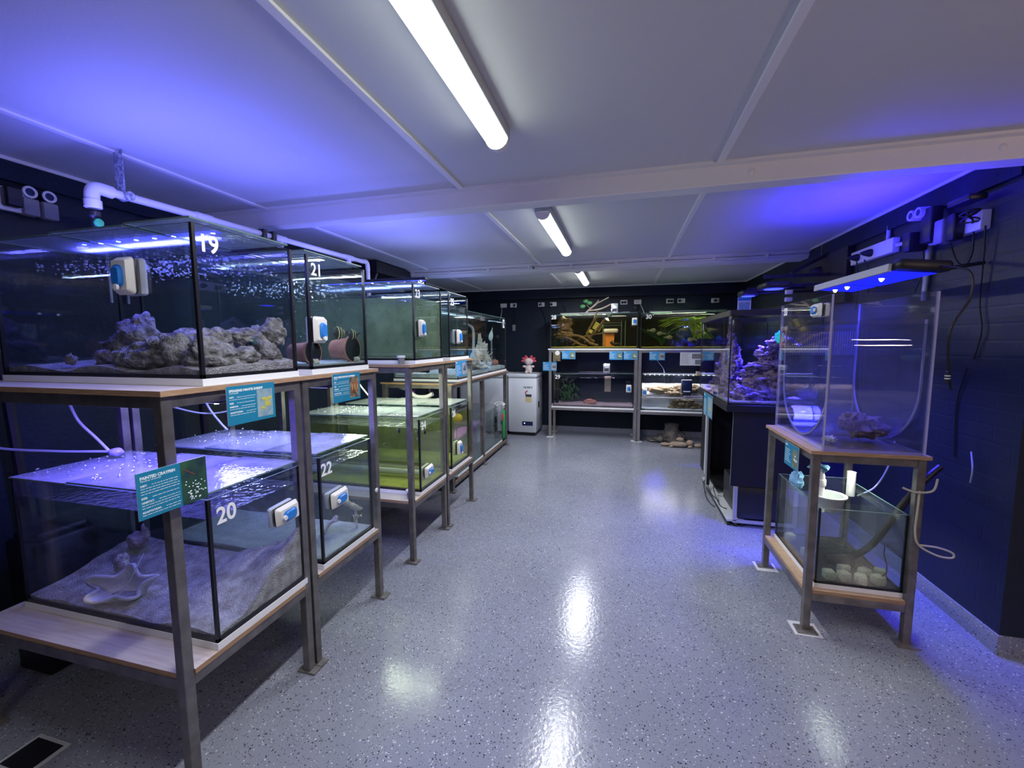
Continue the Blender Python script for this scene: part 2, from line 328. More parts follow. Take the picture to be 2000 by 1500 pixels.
def text(name, s, size, m, parent, loc=(0,0,0), off=0, ext=.0006, align='LEFT', shear=0, sx=1):
    cu = bpy.data.curves.new(name, 'FONT'); cu.body = s; cu.size = size; cu.offset = off; cu.extrude = ext; cu.align_x = align; cu.shear = shear; cu.materials.append(m)
    cu.resolution_u = 4; t_ = bpy.data.objects.new(name, cu); C.objects.link(t_); bpy.context.view_layer.update()
    me = bpy.data.meshes.new_from_object(t_.evaluated_get(bpy.context.evaluated_depsgraph_get())); bpy.data.objects.remove(t_); bpy.data.curves.remove(cu)
    for v in me.vertices: v.co.x *= sx
    me.name = name; o = bpy.data.objects.new(name, me); C.objects.link(o); o.parent = parent; o.location = loc; return o
def curve_pts(ctrl, n=8):
    P = [Vector(p) for p in ctrl]; out = []
    for i in range(len(P)-1):
        a, b, c, d = P[max(i-1, 0)], P[i], P[i+1], P[min(i+2, len(P)-1)]
        for k in range(n):
            t = k/n; out.append(.5*((2*b) + (c-a)*t + (2*a-5*b+4*c-d)*t*t + (3*b-a-3*c+d)*t**3))
    out.append(P[-1]); return out
def cord(name, ctrl, r, m, label, cat='cable', group=None, n=6):
    o = MB().tube(curve_pts(ctrl), r, n).build(name, m, smooth=True); return tag(o, label, cat, group)
# ------------------------------------------------------------------ room
XL, XR, YB, ZC = -2.97, 1.83, 7.35, 2.47; YR = 2.50
struct('floor', MB().box(XL-.2, 4.2, -2.7, YB+.2, -.1, 0), M_floor)
struct('ceiling', MB().box(XL-.2, 4.2, -2.7, YB+.2, ZC, ZC+.08), M_ceil)
struct('wall_left', MB().box(XL-.15, XL, -2.7, YB, 0, ZC), M_navy)
struct('wall_back', MB().box(XL-.15, XR+.15, YB, YB+.15, 0, ZC), M_navy)
struct('wall_right', MB().box(XR, XR+.15, YR, YB, 0, ZC).box(XR+.15, 4.0, YR, YR+.15, 0, ZC), M_block)
struct('wall_front', MB().box(XL-.15, 4.0, -2.7, -2.55, 0, ZC), M_navy)
struct('wall_far_right', MB().box(4.0, 4.15, -2.7, YR, 0, ZC), M_navy)
# dark bands below the ceiling
struct('trim_1', MB().box(XL+.03, XR-.03, 7.22, YB, 2.30, 2.455), M_navy)
struct('trim_2', MB().box(XR-.03, XR, 2.61, 7.35, 2.33, 2.455), M_navy)
struct('trim_3', MB().box(XL, XL+.03, -2.5, 7.22, 2.36, 2.455), M_navy)
# white cornice strips and panel battens
t4 = MB()
for x in (XL, XR-.04): t4.box(x, x+.04, (2.6 if x > 0 else -2.5), 7.2, ZC-.016, ZC)
t4.box(XL, XR, 7.18, 7.22, ZC-.016, ZC)
struct('trim_4', t4, M_trim)
k = 5
for x in (-2.365, -.945, .465):
    for y0, y1 in ((-2.5, 2.45), (2.62, 4.93), (5.22, 7.18)):
        struct('trim_%d' % k, MB().box(x-.018, x+.018, y0, y1, ZC-.012, ZC), M_trim, bevel=.003); k += 1
for x0, x1 in ((XL, 4.0),):
    struct('trim_%d' % k, MB().box(x0, x1, 2.445, 2.487, ZC-.014, ZC), M_trim); k += 1
struct('trim_%d' % k, MB().box(XL, 4.0, 2.487, 2.60, 2.36, ZC), M_trim, bevel=.006); k += 1      # beam 1
b2 = MB().box(XL, XR, 4.98, 5.20, 2.39, ZC).box(XL, XR, 4.93, 4.98, ZC-.02, ZC)
struct('trim_%d' % k, b2, M_trim, bevel=.005); k += 1
struct('trim_%d' % k, MB().box(XL, XR, 5.20, 5.24, ZC-.014, ZC), M_trim); k += 1
struct('baseboard_back', MB().box(XL, XR, YB-.012, YB, 0, .085), M_floor)
struct('baseboard_right', MB().box(XR-.012, XR, YR, YB, 0, .10).box(XR-.012, 4.0, YR-.013, YR, 0, .10), M_floor)
struct('baseboard_left', MB().box(XL, XL+.012, -2.5, YB, 0, .085), M_floor)
# bolts on the beam
for x in (.62, 1.64):
    tag(MB().lathe([(0,-.008),(.014,-.006),(.018,0)], (x, 2.487, 2.415), 'y', 14).build('beam_bolt_cap', M_trim, smooth=True), 'round white bolt cap on the ceiling beam, %s of two' % ('left one' if x < 1 else 'right one, by the wall'), 'bolt cap', 'bolt caps on the beam')
# conduit along second beam
o = MB()
for z in (2.445, 2.42): o.tube([(XL+.02, 4.965, z), (XR-.02, 4.965, z)], .010, 8)
for i in range(9): o.box(-2.6+i*.5, -2.57+i*.5, 4.95, 4.98, 2.405, 2.46)
tag(o.build('electrical_conduit', M_trim, smooth=True), 'pair of thin white conduits running along the far ceiling beam', 'conduit')
e = empty('smoke_sensor', (-1.02, 4.955, 2.42), 'small round white sensor with dark slots on the far beam', 'sensor')
MB().lathe([(0,-.03),(.03,-.028),(.04,-.012),(.04,.0)], (0,0,0), 'y', 18).build('body', M_trim, e, smooth=40)
MB().lathe([(.012,-.033),(.02,-.031)], (0,0,0), 'y', 12).build('sensing_slot', M_grey, e)
# ------------------------------------------------------------------ batten lights
for i, (y0, y1, lab) in enumerate(((.50, 1.86, 'long lit white batten light nearest the camera, crossing the top edge'), (2.89, 4.20, 'lit batten light just beyond the first ceiling beam'), (5.22, 6.42, 'small far batten light beyond the second ceiling beam'))):
    e = empty('batten_light', (-.54, (y0+y1)/2, ZC), lab, 'light fixture', 'ceiling batten lights'); h = (y1-y0)/2
    MB().box(-.052, .052, -h, h, -.048, 0).build('housing', M_lgrey, e, bevel=.004)
    d = MB(); n = 10; vs = []
    for yy in (-h+.03, h-.03):
        for q in range(n+1):
            t = PI*q/n; vs.append((.046*math.cos(t), yy, -.048-.042*math.sin(t)))
    d.add(vs, [(q, q+1, n+2+q, n+1+q) for q in range(n)] + [tuple(range(n, -1, -1)), tuple(range(n+1, 2*n+2))]); d.build('diffuser', E_tube, e, smooth=40)
    for sgn in (-1, 1):
        c = MB(); yy = sgn*h; y2 = sgn*(h-.03); vs = []
        for y_ in (yy, y2):
            for q in range(n+1):
                t = PI*q/n; vs.append((.050*math.cos(t), y_, -.046-.046*math.sin(t)))
        c.add(vs, [(q, q+1, n+2+q, n+1+q) for q in range(n)] + [tuple(range(n, -1, -1)), tuple(range(n+1, 2*n+2))]); c.build('end_cap', M_trim, e, smooth=40)
    a = area('batten_lamp', (0,0,-.096), DOWN, .08, 2*h-.1, P_BATTEN*(1, 1.15, 1.35)[i], WHITE); a.parent = e
# ------------------------------------------------------------------ racks
def rack(name, x0, x1, y0, y1, zt, zl, label, mat=M_steel, lw=.036, ply=M_ply, group=None, mids=(), plates=M_foot, over=.012, pads=(), feet=True, ptop=.018, fy=(.028, .028)):
    """zt / zl = top of upper / lower board"""
    e = empty(name, ((x0+x1)/2, (y0+y1)/2, 0), label, 'rack', group); ox, oy = e.location.x, e.location.y
    X0, X1, Y0, Y1 = x0-ox, x1-ox, y0-oy, y1-oy
    for lx in (X0, X1-lw):
        for ly in [Y0, Y1-lw] + [m-oy for m in mids]:
            MB().box(lx, lx+lw, ly, ly+lw, .008, zt-ptop-.001).build('leg', mat, e, bevel=.003)
            if feet: MB().box(lx-.03, lx+lw+.03, ly-(fy[0] if ly == Y0 else .006), ly+lw+(fy[1] if ly > Y0 else .006), .002, .010).build('foot_plate', plates, e)
    for z, zz in ((zt-ptop, 'top'), (zl-ptop, 'low')):
        for ly in (Y0, Y1-lw): MB().box(X0+lw, X1-lw, ly+.001, ly+lw-.001, z-.040, z).build('rail', mat, e, bevel=.002)
        for lx in (X0, X1-lw): MB().box(lx+.001, lx+lw-.001, Y0+lw, Y1-lw, z-.040, z).build('rail', mat, e, bevel=.002)
        b = MB()
        if zz == 'top': b.box(X0-over, X1+over, Y0-over*.6, Y1+over*.6, z, z+ptop)
        else:
            b.box(X0+lw, X1-lw, Y0+.004, Y1-.004, z, z+ptop); b.box(X0+.002, X0+lw, Y0+lw, Y1-lw, z, z+ptop); b.box(X1-lw, X1+.004, Y0+lw, Y1-lw, z, z+ptop)
        b.mi = [1 if q % 6 in (0,1,4,5) and False else 0 for q in range(len(b.f))]
        for q in range(len(b.f)): b.mi[q] = 0 if q % 6 in (4, 5) else 1
        b.build('shelf_board', [ply, M_plye if ply is not M_foam else ply], e)
    return e
RG = 'steel racks along the left wall'
XF = -1.395; XK = -2.49
rack('steel_rack', XK, XF, .99, 1.585, 1.405, .445, 'nearest steel rack on the left, holding tanks 19 and 20', group=RG, fy=(.028, .006))
rack('steel_rack', XK, XF, 1.60, 2.19, 1.405, .445, 'second steel rack from the camera on the left, holding tanks 21 and 22', group=RG, fy=(.006, .028))
rack('steel_rack', XK, XF, 2.59, 3.175, 1.405, .445, 'steel rack holding the cloudy green tank 23 and an olive tank below', group=RG, fy=(.028, .006))
rack('steel_rack', XK, XF, 3.20, 3.83, 1.405, .445, 'steel rack holding tank 25, fourth along the left wall', group=RG, fy=(.006, .028))
rack('long_steel_rack', -2.47, -1.675, 3.98, 6.13, 1.14, .108, 'long low steel rack at the far left before the freezers', mids=(5.0,), ply=M_blackm, mat=M_steel, lw=.05)
BG = 'steel racks along the back wall'
rack('stainless_rack', -1.15, .235, 6.78, 7.28, 1.452, .515, 'back wall rack left half, under tanks 28 and 29', mat=M_steel2, lw=.045, ply=M_foam, group=BG, plates=M_white)
rack('stainless_rack', .245, 1.66, 6.77, 7.28, 1.447, .495, 'back wall rack right half, under tank 30 and the brightly lit tank', mat=M_steel2, lw=.045, ply=M_foam, group=BG, plates=M_white)
rack('small_steel_rack', .965, 1.45, 2.455, 3.15, .99, .235, 'brown steel rack on the right carrying clear tank 33 and the sump', ply=M_plyw, plates=M_foot, over=.014)
for i, (x, y, s) in enumerate(((.985, 2.475, 'near'), (.985, 3.13, 'far'))):
    tag(MB().box(x-.065, x+.065, y-.06, y+.06, 0, .0022).build('floor_pad', M_white, None), 'flat white pad on the floor under the %s left foot of the right rack' % s, 'pad', 'white pads under rack feet')
# ------------------------------------------------------------------ aquariums
def tank(name, x0, x1, y0, y1, z0, z1, label, water=None, wl=None, glass=M_glass, sil=M_black, front='+x', lid=None, foam=True, group=None, edges='xy', t=.008, sw=.011, cat='aquarium', foamlabel=None, rim=None, bband=.013):
    e = empty(name, ((x0+x1)/2, (y0+y1)/2, z0), label, cat, group); hx, hy, h = (x1-x0)/2, (y1-y0)/2, z1-z0
    def pane(n, a): 
        m = MB().box(*a); dims = [a[1]-a[0], a[3]-a[2], a[5]-a[4]]; k = dims.index(min(dims)); fi = {0: (0,1), 1: (2,3), 2: (4,5)}[k]
        m.mi = [0 if j in fi else 1 for j in range(6)]; m.build(n, [glass, M_gedge], e)
    pane('glass_pane', (-hx, -hx+t, -hy, hy, .008, h)); pane('glass_pane', (hx-t, hx, -hy, hy, .008, h))
    pane('glass_pane', (-hx+t, hx-t, -hy, -hy+t, .008, h)); pane('glass_pane', (-hx+t, hx-t, hy-t, hy, .008, h))
    MB().box(-hx, hx, -hy, hy, 0, .008).build('base_pane', M_blackp if sil == M_black else M_gedge, e)
    if sil is not None:
        s = MB(); q = .0008
        for sx in (-1, 1):
            for sy in (-1, 1):
                s.box(min(sx*(hx+q), sx*(hx-sw)), max(sx*(hx+q), sx*(hx-sw)), min(sy*(hy+q), sy*(hy-sw)), max(sy*(hy+q), sy*(hy-sw)), 0, h-.001)
        for sy in (-1, 1): s.box(-hx, hx, min(sy*(hy+q), sy*(hy-sw)), max(sy*(hy+q), sy*(hy-sw)), -.0005, bband)
        for sx in (-1, 1): s.box(min(sx*(hx+q), sx*(hx-sw)), max(sx*(hx+q), sx*(hx-sw)), -hy, hy, -.0005, bband)
        s.build('silicone_seam', sil, e)
    if rim:
        r = MB(); 
        for (a, b, c, d) in ((-hx-.012, hx+.012, -hy-.012, -hy+.02), (-hx-.012, hx+.012, hy-.02, hy+.012), (-hx-.012, -hx+.02, -hy+.02, hy-.02), (hx-.02, hx+.012, -hy+.02, hy-.02)): r.box(a, b, c, d, h-rim+.005, h+.005)
        r.build('top_rim', M_blackp, e, bevel=.003)
    if water:
        zw = wl - z0; m = MB(); a = t+.001
        m.box(-hx+a, hx-a, -hy+a, hy-a, .010, zw); m.mi = [0,0,0,0,0,1]; m.build('water', [water, M_surf], e)
    if lid:
        kind, gap = lid; zz = h+.002
        m = MB()
        for a, b in ((-hx+.004, -.35*hx), (-.35*hx+.006, .38*hx), (.38*hx+.006, hx-.012)):
            g = MB().box(a, b, -hy+.004 - gap, hy-.004, zz, zz+.006); g.mi = [1,1,1,1,0,0]; g.build('glass_lid', [kind, M_gedge], e)
            zz += .0065 if a < 0 else 0
    if foam:
        tag(MB().box(x0-.002, x1+.004, y0-.004, y1+.004, z0-.0255, z0-.0006).build('foam_sheet', M_foam, None), foamlabel or ('white foam sheet under ' + label), 'foam sheet', 'foam sheets under the tanks')
    return e
TG = 'glass aquariums on the left racks'
XA, XB = -2.425, -1.397
tank('aquarium', XA, XB, 1.135, 1.575, 1.4315, 1.957, 'big clear tank 19 with rocks and blue light, nearest on the left', W_dark, 1.885, group=TG, lid=(M_lidc, 0), foamlabel='white foam sheet between tank 19 and its plywood shelf')
tank('aquarium', XA, XB, 1.117, 1.560, .4715, 1.005, 'low tank 20 with pale sand and shell, under tank 19', W_clear, .930, group=TG, lid=(M_lid, .012), foamlabel='white foam sheet between tank 20 and its low shelf')
tank('aquarium', XA, XB, 1.665, 2.112, 1.4315, 1.957, 'tank 21 with banded clownfish, second of the upper tanks', W_grey, 1.875, group=TG, lid=(M_lidc, 0), foamlabel='white foam sheet between tank 21 and its plywood shelf')
tank('aquarium', XA, XB, 1.68, 2.110, .4715, 1.005, 'low tank 22 with white coral pieces, under tank 21', W_grey, .935, group=TG, lid=(M_lid, .01), foamlabel='white foam sheet between tank 22 and its low shelf')
tank('aquarium', XA, XB, 2.68, 3.145, 1.4315, 1.957, 'cloudy green tank 23 with a row of blue lights on top', W_murk, 1.870, group=TG, lid=(M_lidc, 0), foamlabel='white foam sheet between tank 23 and its plywood shelf')
tank('aquarium', XA, XB, 2.72, 3.165, .4715, 1.005, 'olive green low tank with small striped fish, under tank 23', W_murk2, .940, group=TG, lid=(M_lid, .01), foamlabel='white foam sheet under the olive low tank with striped fish')
tank('aquarium', XA, XB, 3.30, 3.735, 1.4315, 1.957, 'narrow-looking tank 25, farthest of the upper left tanks', W_grey, 1.875, group=TG, lid=(M_lidc, 0), foamlabel='white foam sheet between tank 25 and its plywood shelf')
tank('aquarium', XA, XB, 3.30, 3.72, .4715, 1.005, 'yellowish low tank with a yellow float, under tank 25', W_murk2, .940, group=TG, lid=(M_lid, .01), foamlabel='white foam sheet under the low tank with yellow float')
tank('aquarium', -2.43, -1.672, 4.16, 6.06, 1.166, 1.890, 'long pale-sanded tank on the far rack with white fish and coral rock', W_far, 1.800, lid=(M_lidc, 0), foamlabel='white foam sheet under the long far tank', sil=M_blackp, sw=.006)
tank('sump_tank', -2.40, -1.69, 4.15, 5.88, .1335, .66, 'low glass sump under the long tank, with purple and pink inside', W_clear, .52, glass=M_glassn, sil=None, foamlabel='white foam sheet under the low glass sump', cat='tank')
BT = 'glass aquariums on the back racks'
tank('aquarium', -1.13, .225, 6.80, 7.26, 1.454, 1.985, 'tank 28 with brown driftwood and an amber panel', W_tan, 1.93, group=BT, foam=False, lid=(M_lidc, 0))
tank('aquarium', .265, 1.62, 6.80, 7.26, 1.449, 1.985, 'tank 30 with bright green plants and silver fish', W_tan, 1.93, group=BT, foam=False, lid=(M_lidc, 0))
tank('aquarium', -1.085, .185, 6.83, 7.22, .5165, 1.040, 'dim tank 29 on the lower back shelf', W_dark, .985, group=BT, foam=False, lid=(M_lidc, 0))
tank('aquarium', .295, 1.60, 6.83, 7.22, .4965, 1.035, 'brightly lit unnumbered tank on the lower back shelf with white sand and rocks', W_clear, .665, group=BT, foam=False)
R = tank('reef_aquarium', .85, 1.50, 3.79, 5.10, 1.035, 1.80, 'black-rimmed reef aquarium glowing royal blue on a black cabinet', W_clear, 1.745, foam=False, sil=M_blackp, sw=.008, rim=.045)
S = tank('sump_tank', 1.022, 1.415, 2.49, 3.10, .262, .675, 'open green-tinted sump with filter gear on the lower right rack shelf', W_grey, .46, glass=M_glassn, sil=M_black, foamlabel='white foam sheet under the open sump on the right', cat='tank', sw=.009)
MB().box(-.188, .188, -.05, -.044, .01, .36).build('baffle', M_glassn, S); MB().box(-.188, -.150, -.296, .296, .385, .391).build('brace', M_glassn, S); MB().box(.150, .188, -.296, .296, .385, .391).build('brace', M_glassn, S)
o = MB().box(-.1968, -.1962, -.235, -.21, .33, .36).build('label_sticker', M_paper, S)
# tank 33 (acrylic with U drum)
e = empty('jellyfish_tank', (1.22, 2.80, .992), 'tall clear acrylic tank 33 with a curved inner drum, lit blue', 'aquarium'); hx, hy, h, t = .22, .345, .79, .010
for n, a in (('acrylic_pane', (-hx, -hx+t, -hy, hy, 0, h)), ('acrylic_pane', (hx-t, hx, -hy, hy, 0, h)), ('acrylic_pane', (-hx+t, hx-t, -hy, -hy+t, 0, h)), ('acrylic_pane', (-hx+t, hx-t, hy-t, hy, 0, h)), ('base_pane', (-hx+t, hx-t, -hy+t, hy-t, 0, t))):
    m = MB().box(*a); dims = [a[1]-a[0], a[3]-a[2], a[5]-a[4]]; kk = dims.index(min(dims)); fi = {0: (0,1), 1: (2,3), 2: (4,5)}[kk]; m.mi = [0 if j in fi else 1 for j in range(6)]; m.build(n, [M_acry, M_acryedge], e)
d = MB(); prof = [(-.315, .66)] + [(-.315*math.cos(PI*q/24), .335-.318*math.sin(PI*q/24)) for q in range(25)] + [(.315, .66)]
def strip(mb, prof, x0, x1, th, mi=0):
    vs = []; m = len(prof)
    for x in (x0, x1):
        for s_ in (0, 1):
            for i, (a, b) in enumerate(prof):
                p = Vector(prof[max(i-1,0)]); q = Vector(prof[min(i+1,m-1)]); tt = (q-p).normalized(); nn = Vector((-tt.y, tt.x)); vs.append((x, a + nn.x*th*s_, b + nn.y*th*s_))
    fs = []
    for i in range(m-1):
        fs += [(i, i+1, 2*m+i+1, 2*m+i), (m+i, 3*m+i, 3*m+i+1, m+i+1), (i, m+i, m+i+1, i+1), (2*m+i, 2*m+i+1, 3*m+i+1, 3*m+i)]
    mb.add(vs, fs, mi)
strip(d, prof, -.195, .195, .006); d.build('drum_wall', M_drum, e, smooth=60)
d2 = MB()
for x in (-.198, .192): strip(d2, prof, x, x+.006, .012)
d2.build('drum_edge', M_acryedge, e, smooth=60)
d3 = MB()
for q in range(30): d3.box(-.19+.013*q, -.184+.013*q, .318, .322, .47, .62)
d3.build('slotted_screen', M_acryedge, e)
wmb = MB().box(-.208, .208, -.333, .333, .012, .64); wmb.mi = [0,0,0,0,0,1]; wmb.build('water', [W_clear, M_surf], e)
# ------------------------------------------------------------------ painted numbers
def number(s, org, fr, size=.075, lab=None, parent=None, off=.0018, sx=.95):
    o = empty('painted_number'); frame(o, org, *fr); tag(o, lab, 'number marking', 'hand-painted tank numbers'); text('digits', s, size, M_paintw, o, off=off, ext=.0004, sx=sx); return o
number('19', (XB+.0018, 1.152, 1.868), FX, .082, 'white hand-painted 19 on the big near tank')
number('20', (XB+.0018, 1.145, .905), FX, .085, 'white hand-painted 20 on the low near tank')
number('21', (XB+.0018, 1.690, 1.868), FX, .078, 'white hand-painted 21 on the clownfish tank')
number('22', (XB+.0018, 1.690, .910), FX, .085, 'white hand-painted 22 on the low coral tank')
number('23', (XB+.0018, 2.705, 1.868), FX, .08, 'white hand-painted 23 on the cloudy green tank')
number('24', (XB+.0018, 2.745, .925), FX, .08, 'faint white painted 24 on the olive low tank')
number('25', (XB+.0018, 3.330, 1.868), FX, .08, 'white hand-painted 25 on the farthest upper tank')
number('26', (XB+.0018, 3.325, .920), FX, .075, 'white hand-painted number on the yellowish low tank')
number('28', (-1.115, 6.7982, 1.925), FY, .085, 'white hand-painted 28 on the driftwood tank', off=.002)
number('30', (.335, 6.7982, 1.905), FY, .09, 'white hand-painted 30 on the green planted tank', off=.002)
number('29', (-1.055, 6.8282, .965), FY, .09, 'white hand-painted 29 on the dim lower tank', off=.002)
number('33', (.9982, 3.09, 1.715), FNX, .062, 'white 33 on the clear acrylic tank', off=.003)
number('1', (.8485, 5.04, 1.68), FNX, .09, 'white stroke painted on the side of the reef aquarium', off=.003)
e = empty('paper_label'); frame(e, (-1.6705, 5.94, 1.765), *FX); tag(e, 'white label with a dark N on the corner of the long far tank', 'label')
MB().box(-.045, .045, 0, .12, 0, .001).build('paper', M_paper, e); text('letter', 'N', .10, M_printd, e, (-.034, .025, .0012), off=.003, ext=.0003)
# ------------------------------------------------------------------ information signs
rs = random.Random(4)
def sign(label, org, fr, title, sub=None, heads=(), w=.215, h=.143, pal=M_signt, pic='fish', split=.60, tilt=0):
    e = empty('information_sign'); frame(e, org, *fr)
    if tilt: e.matrix_world = e.matrix_world @ Matrix.Rotation(tilt, 4, 'Z')
    tag(e, label, 'sign', 'tank information signs')
    b = MB().box(0, w, -h, 0, 0, .003); b.mi = [1,1,1,1,1,0]; b.build('board', [pal, M_signed], e)
    px0 = w*split; y1 = -.0 if pic == 'cray' else -.024; 
    pm, deep = PIC[pic]; P = MB().box(px0, w-(.0 if pic == 'cray' else .012), -h+(.0 if pic == 'cray' else .012), y1, .003, .0034); pe = P.build('picture', pm, e)
    g = MB(); r2 = random.Random(len(title)*7+1)
    cx, cy = (px0+w)/2, -h*.55
    if pic == 'gold':
        for q in range(3): g.blob((cx-.022+q*.02, cy+.004, .0036), (.008, .03, .0008), q, .1, 2, 8)
        g.build('picture_subject', pbr('sign_fish_brown', (.30,.07,.01), .6), e)
        g = MB()
        for q in range(3): g.box(cx-.026+q*.021, cx-.023+q*.021, cy-.012, cy+.018, .0044, .0048)
        g.build('picture_stripe', M_band, e)  # gold stripes of the printed clownfish
    elif pic == 'cray':
        for q in range(46): g.blob((px0+.012+abs(r2.gauss(.032, .018)), -h*.93+abs(r2.gauss(0.012, .025)), .0036), (.0026, .002, .0006), q, 0, 1, 4)
        g.build('picture_subject', M_print, e); MB().tube([(px0+.004, -.022, .0038), (px0+.045, -.052, .0038)], .0007, 4).build('antenna', M_red2, e)
    else:
        for q in range(7): g.blob((cx+r2.uniform(-.018,.018)*w/.215, cy+r2.uniform(-.02,.018)*h/.143, .0036), (.012*w/.215, .006*h/.143, .0007), q, .4, 2, 6)
        g.build('picture_subject', deep, e)
    text('heading', title, .0155*h/.143 if len(title) < 14 else .0125*h/.143, M_print, e, (.010, -.020*h/.143-.002, .0034), off=.0005, ext=.0002, sx=min(1, (w*split*.98 if pic == 'cray' else w*.86)/(len(title)*.0085)))
    if sub: text('latin_name', sub, .0075, M_print, e, (.010, -.029, .0034), ext=.0001, shear=.25)
    y = -.040*h/.143
    lines = MB()
    for hd, n in heads:
        text('line_heading', hd, .0082, M_print, e, (.010, y-.004, .0034), off=.0003, ext=.0001)
        x = .010 + .0062*len(hd)
        for q in range(n):
            while x < px0-.010:
                L_ = rs.uniform(.004, .014); x2 = min(x+L_, px0-.006); lines.box(x, x2, y-.0028, y-.0012, .0034, .0036); x = x2+.0022
            x = .010; y -= .0082
        y -= .005
    if not heads:
        for q in range(int((h-.04)/.012)):
            lines.box(.010, .010+rs.uniform(.5,.9)*(px0-.02), y-.0035, y-.001, .0034, .0036); y -= .0115
    lines.build('text_lines', M_print, e)
    return e
PIC = {'fish': (pbr('photo_green_brown', (.10,.14,.08), .6, col2=(.22,.24,.14), nscale=30), M_fishw),
       'mantis': (pbr('photo_pale_blue_sand', (.18,.30,.38), .6, col2=(.30,.40,.42), nscale=40), M_yel),
       'gold': (pbr('photo_dark_reef', (.06,.03,.01), .6, col2=(.30,.24,.16), nscale=26), M_band),
       'cray': (pbr('photo_dark_green_sea', (.004,.02,.04), .6, col2=(.02,.09,.04), nscale=12), M_print),
       'grey': (pbr('photo_grey', (.12,.13,.14), .6, col2=(.40,.38,.38), nscale=16), M_printd)}
H4 = (('DIET:', 2), ('SIZE:', 1), ('HABITAT:', 2), ('ADAPTATION:', 2))
sign('teal sign PAINTED CRAYFISH fixed to the nearest rack leg', (-1.372, .885, 1.172), FX, 'PAINTED CRAYFISH', 'Panulirus versicolor', (('DIET:', 4), ('SIZE:', 1), ('HABITAT:', 3), ('ADAPTATION:', 2)), pic='cray', tilt=.0)
sign('teal sign SPEARING MANTIS SHRIMP hanging below tank 19', (-1.368, 1.192, 1.398), FX, 'SPEARING MANTIS SHRIMP', 'Oratosquilla', H4, pic='mantis')
sign('teal sign GOLD STRIPE MAROON CLOWNFISH hanging below tank 21', (-1.368, 1.765, 1.400), FX, 'GOLD STRIPE MAROON CLOWNFISH', 'Premnas', H4, pic='gold', w=.222)
sign('blue sign with a grey fish picture hanging below tank 25', (-1.368, 3.345, 1.398), FX, 'FISH', None, (), w=.255, h=.137, pal=M_signb, pic='grey')
sign('small teal sign with a dark picture below tank 33', (.953, 2.80, .965), FNX, 'INFO', None, (), w=.20, h=.135, pic='fish')
for x, z, w_, lab, pic in ((-.935, 1.418, .215, 'blue sign below the left end of tank 28', 'fish'), (-.195, 1.412, .20, 'blue sign below the right part of tank 28, left of its pair', 'fish'), (.020, 1.412, .21, 'blue sign below the right end of tank 28, right of its pair', 'fish'), (.400, 1.408, .225, 'blue sign below tank 30 with a pale fish picture', 'grey')):
    sign(lab, (x, 6.765, z), FY, 'FISH', None, (), w=w_, h=.132, pal=M_signb, pic=pic)
sign('light blue sign on the left leg of the back rack above tank 29', (-1.245, 6.772, 1.238), FY, 'FISH', None, (), w=.225, h=.142, pal=M_signb, pic='grey')
sign('teal sign hung on the corner of the reef cabinet', (.835, 4.72, 1.035), FNX, 'REEF', None, (), w=.42, h=.22, pic='mantis', split=.5)
e = empty('information_sign'); frame(e, (-1.078, 6.766, 1.418), *FY); tag(e, 'brown sign with an oval cream badge on the left of the back rack', 'sign')
MB().box(0, .12, -.165, 0, 0, .003).build('board', pbr('brown_photo', (.10,.08,.04), .6, col2=(.18,.15,.08), nscale=25), e); MB().lathe([(0,.0045),(.036,.0040),(.038,.003)], (.07, -.035, 0), 'z', 20).build('oval_badge', M_cream, e)
e = empty('notice_sheet'); frame(e, (.84, 6.766, 1.395), *FY); tag(e, 'white paper notice with grey photos below tank 30', 'notice')
MB().box(0, .30, -.195, 0, 0, .002).build('paper', M_paper, e); MB().box(.165, .285, -.095, -.02, .002, .0025).box(.21, .285, -.18, -.11, .002, .0025).build('photo', M_grey, e)
q = MB()
for i in range(11): q.box(.012, .012+rs.uniform(.09,.14), -.022-i*.015, -.018-i*.015, .002, .0024)
q.build('text_lines', M_grey, e)
e = empty('notice_poster'); frame(e, (1.185, 5.05, 2.02), *FY); tag(e, 'small poster with blue heading standing behind the reef aquarium', 'poster')
MB().box(0, .13, -.19, 0, 0, .003).build('board', M_paper, e); MB().box(.003, .127, -.035, -.003, .003, .0036).build('heading_band', M_signb, e); MB().box(.012, .118, -.16, -.05, .003, .0036).build('photo', PIC['mantis'][0], e)
# ------------------------------------------------------------------ magnetic glass cleaners
def magnet(label, org, fr, horiz=False, s=1.0, inner=True, th=.010, roll=0):
    e = empty('magnetic_cleaner'); frame(e, org, *fr); 
    if horiz or roll: e.matrix_world = e.matrix_world @ Matrix.Rotation(roll - (PI/2 if horiz else 0), 4, 'Z')
    tag(e, label, 'glass cleaner', 'magnetic glass cleaners')
    w_, h_ = .042*s, .062*s
    MB().rbox(-w_, w_, -h_, h_, .004, .030*s, .012*s, top=.86).build('body', M_cream, e, smooth=40)
    MB().rbox(-w_*.97, w_*.97, -h_*.97, h_*.97, .0012, .006, .010*s).build('felt_pad', M_black, e, smooth=40)
    g = MB(); g.rbox(-.024*s, .024*s, -.040*s, .034*s, .028*s, .043*s, .018*s, top=.85); g.build('grip', M_blue, e, smooth=40)
    MB().lathe([(.011*s, .038*s), (.010*s, .0455*s), (0, .0465*s)], (0, -.040*s, 0), 'z', 14).build('grip_button', M_white, e, smooth=40)
    if inner: MB().rbox(-w_, w_, -h_, h_, -th-.022*s, -th, .010*s).build('inner_magnet', M_white, e, smooth=40)
    return e
magnet('magnetic cleaner on the side glass of tank 19', (-1.695, 1.134, 1.79), FY, s=1.05)
magnet('magnetic cleaner lying sideways on tank 20', (XB+.001, 1.455, .825), FX, True, roll=.06)
magnet('magnetic cleaner on tank 21 beside the near edge', (XB+.001, 1.715, 1.615), FX)
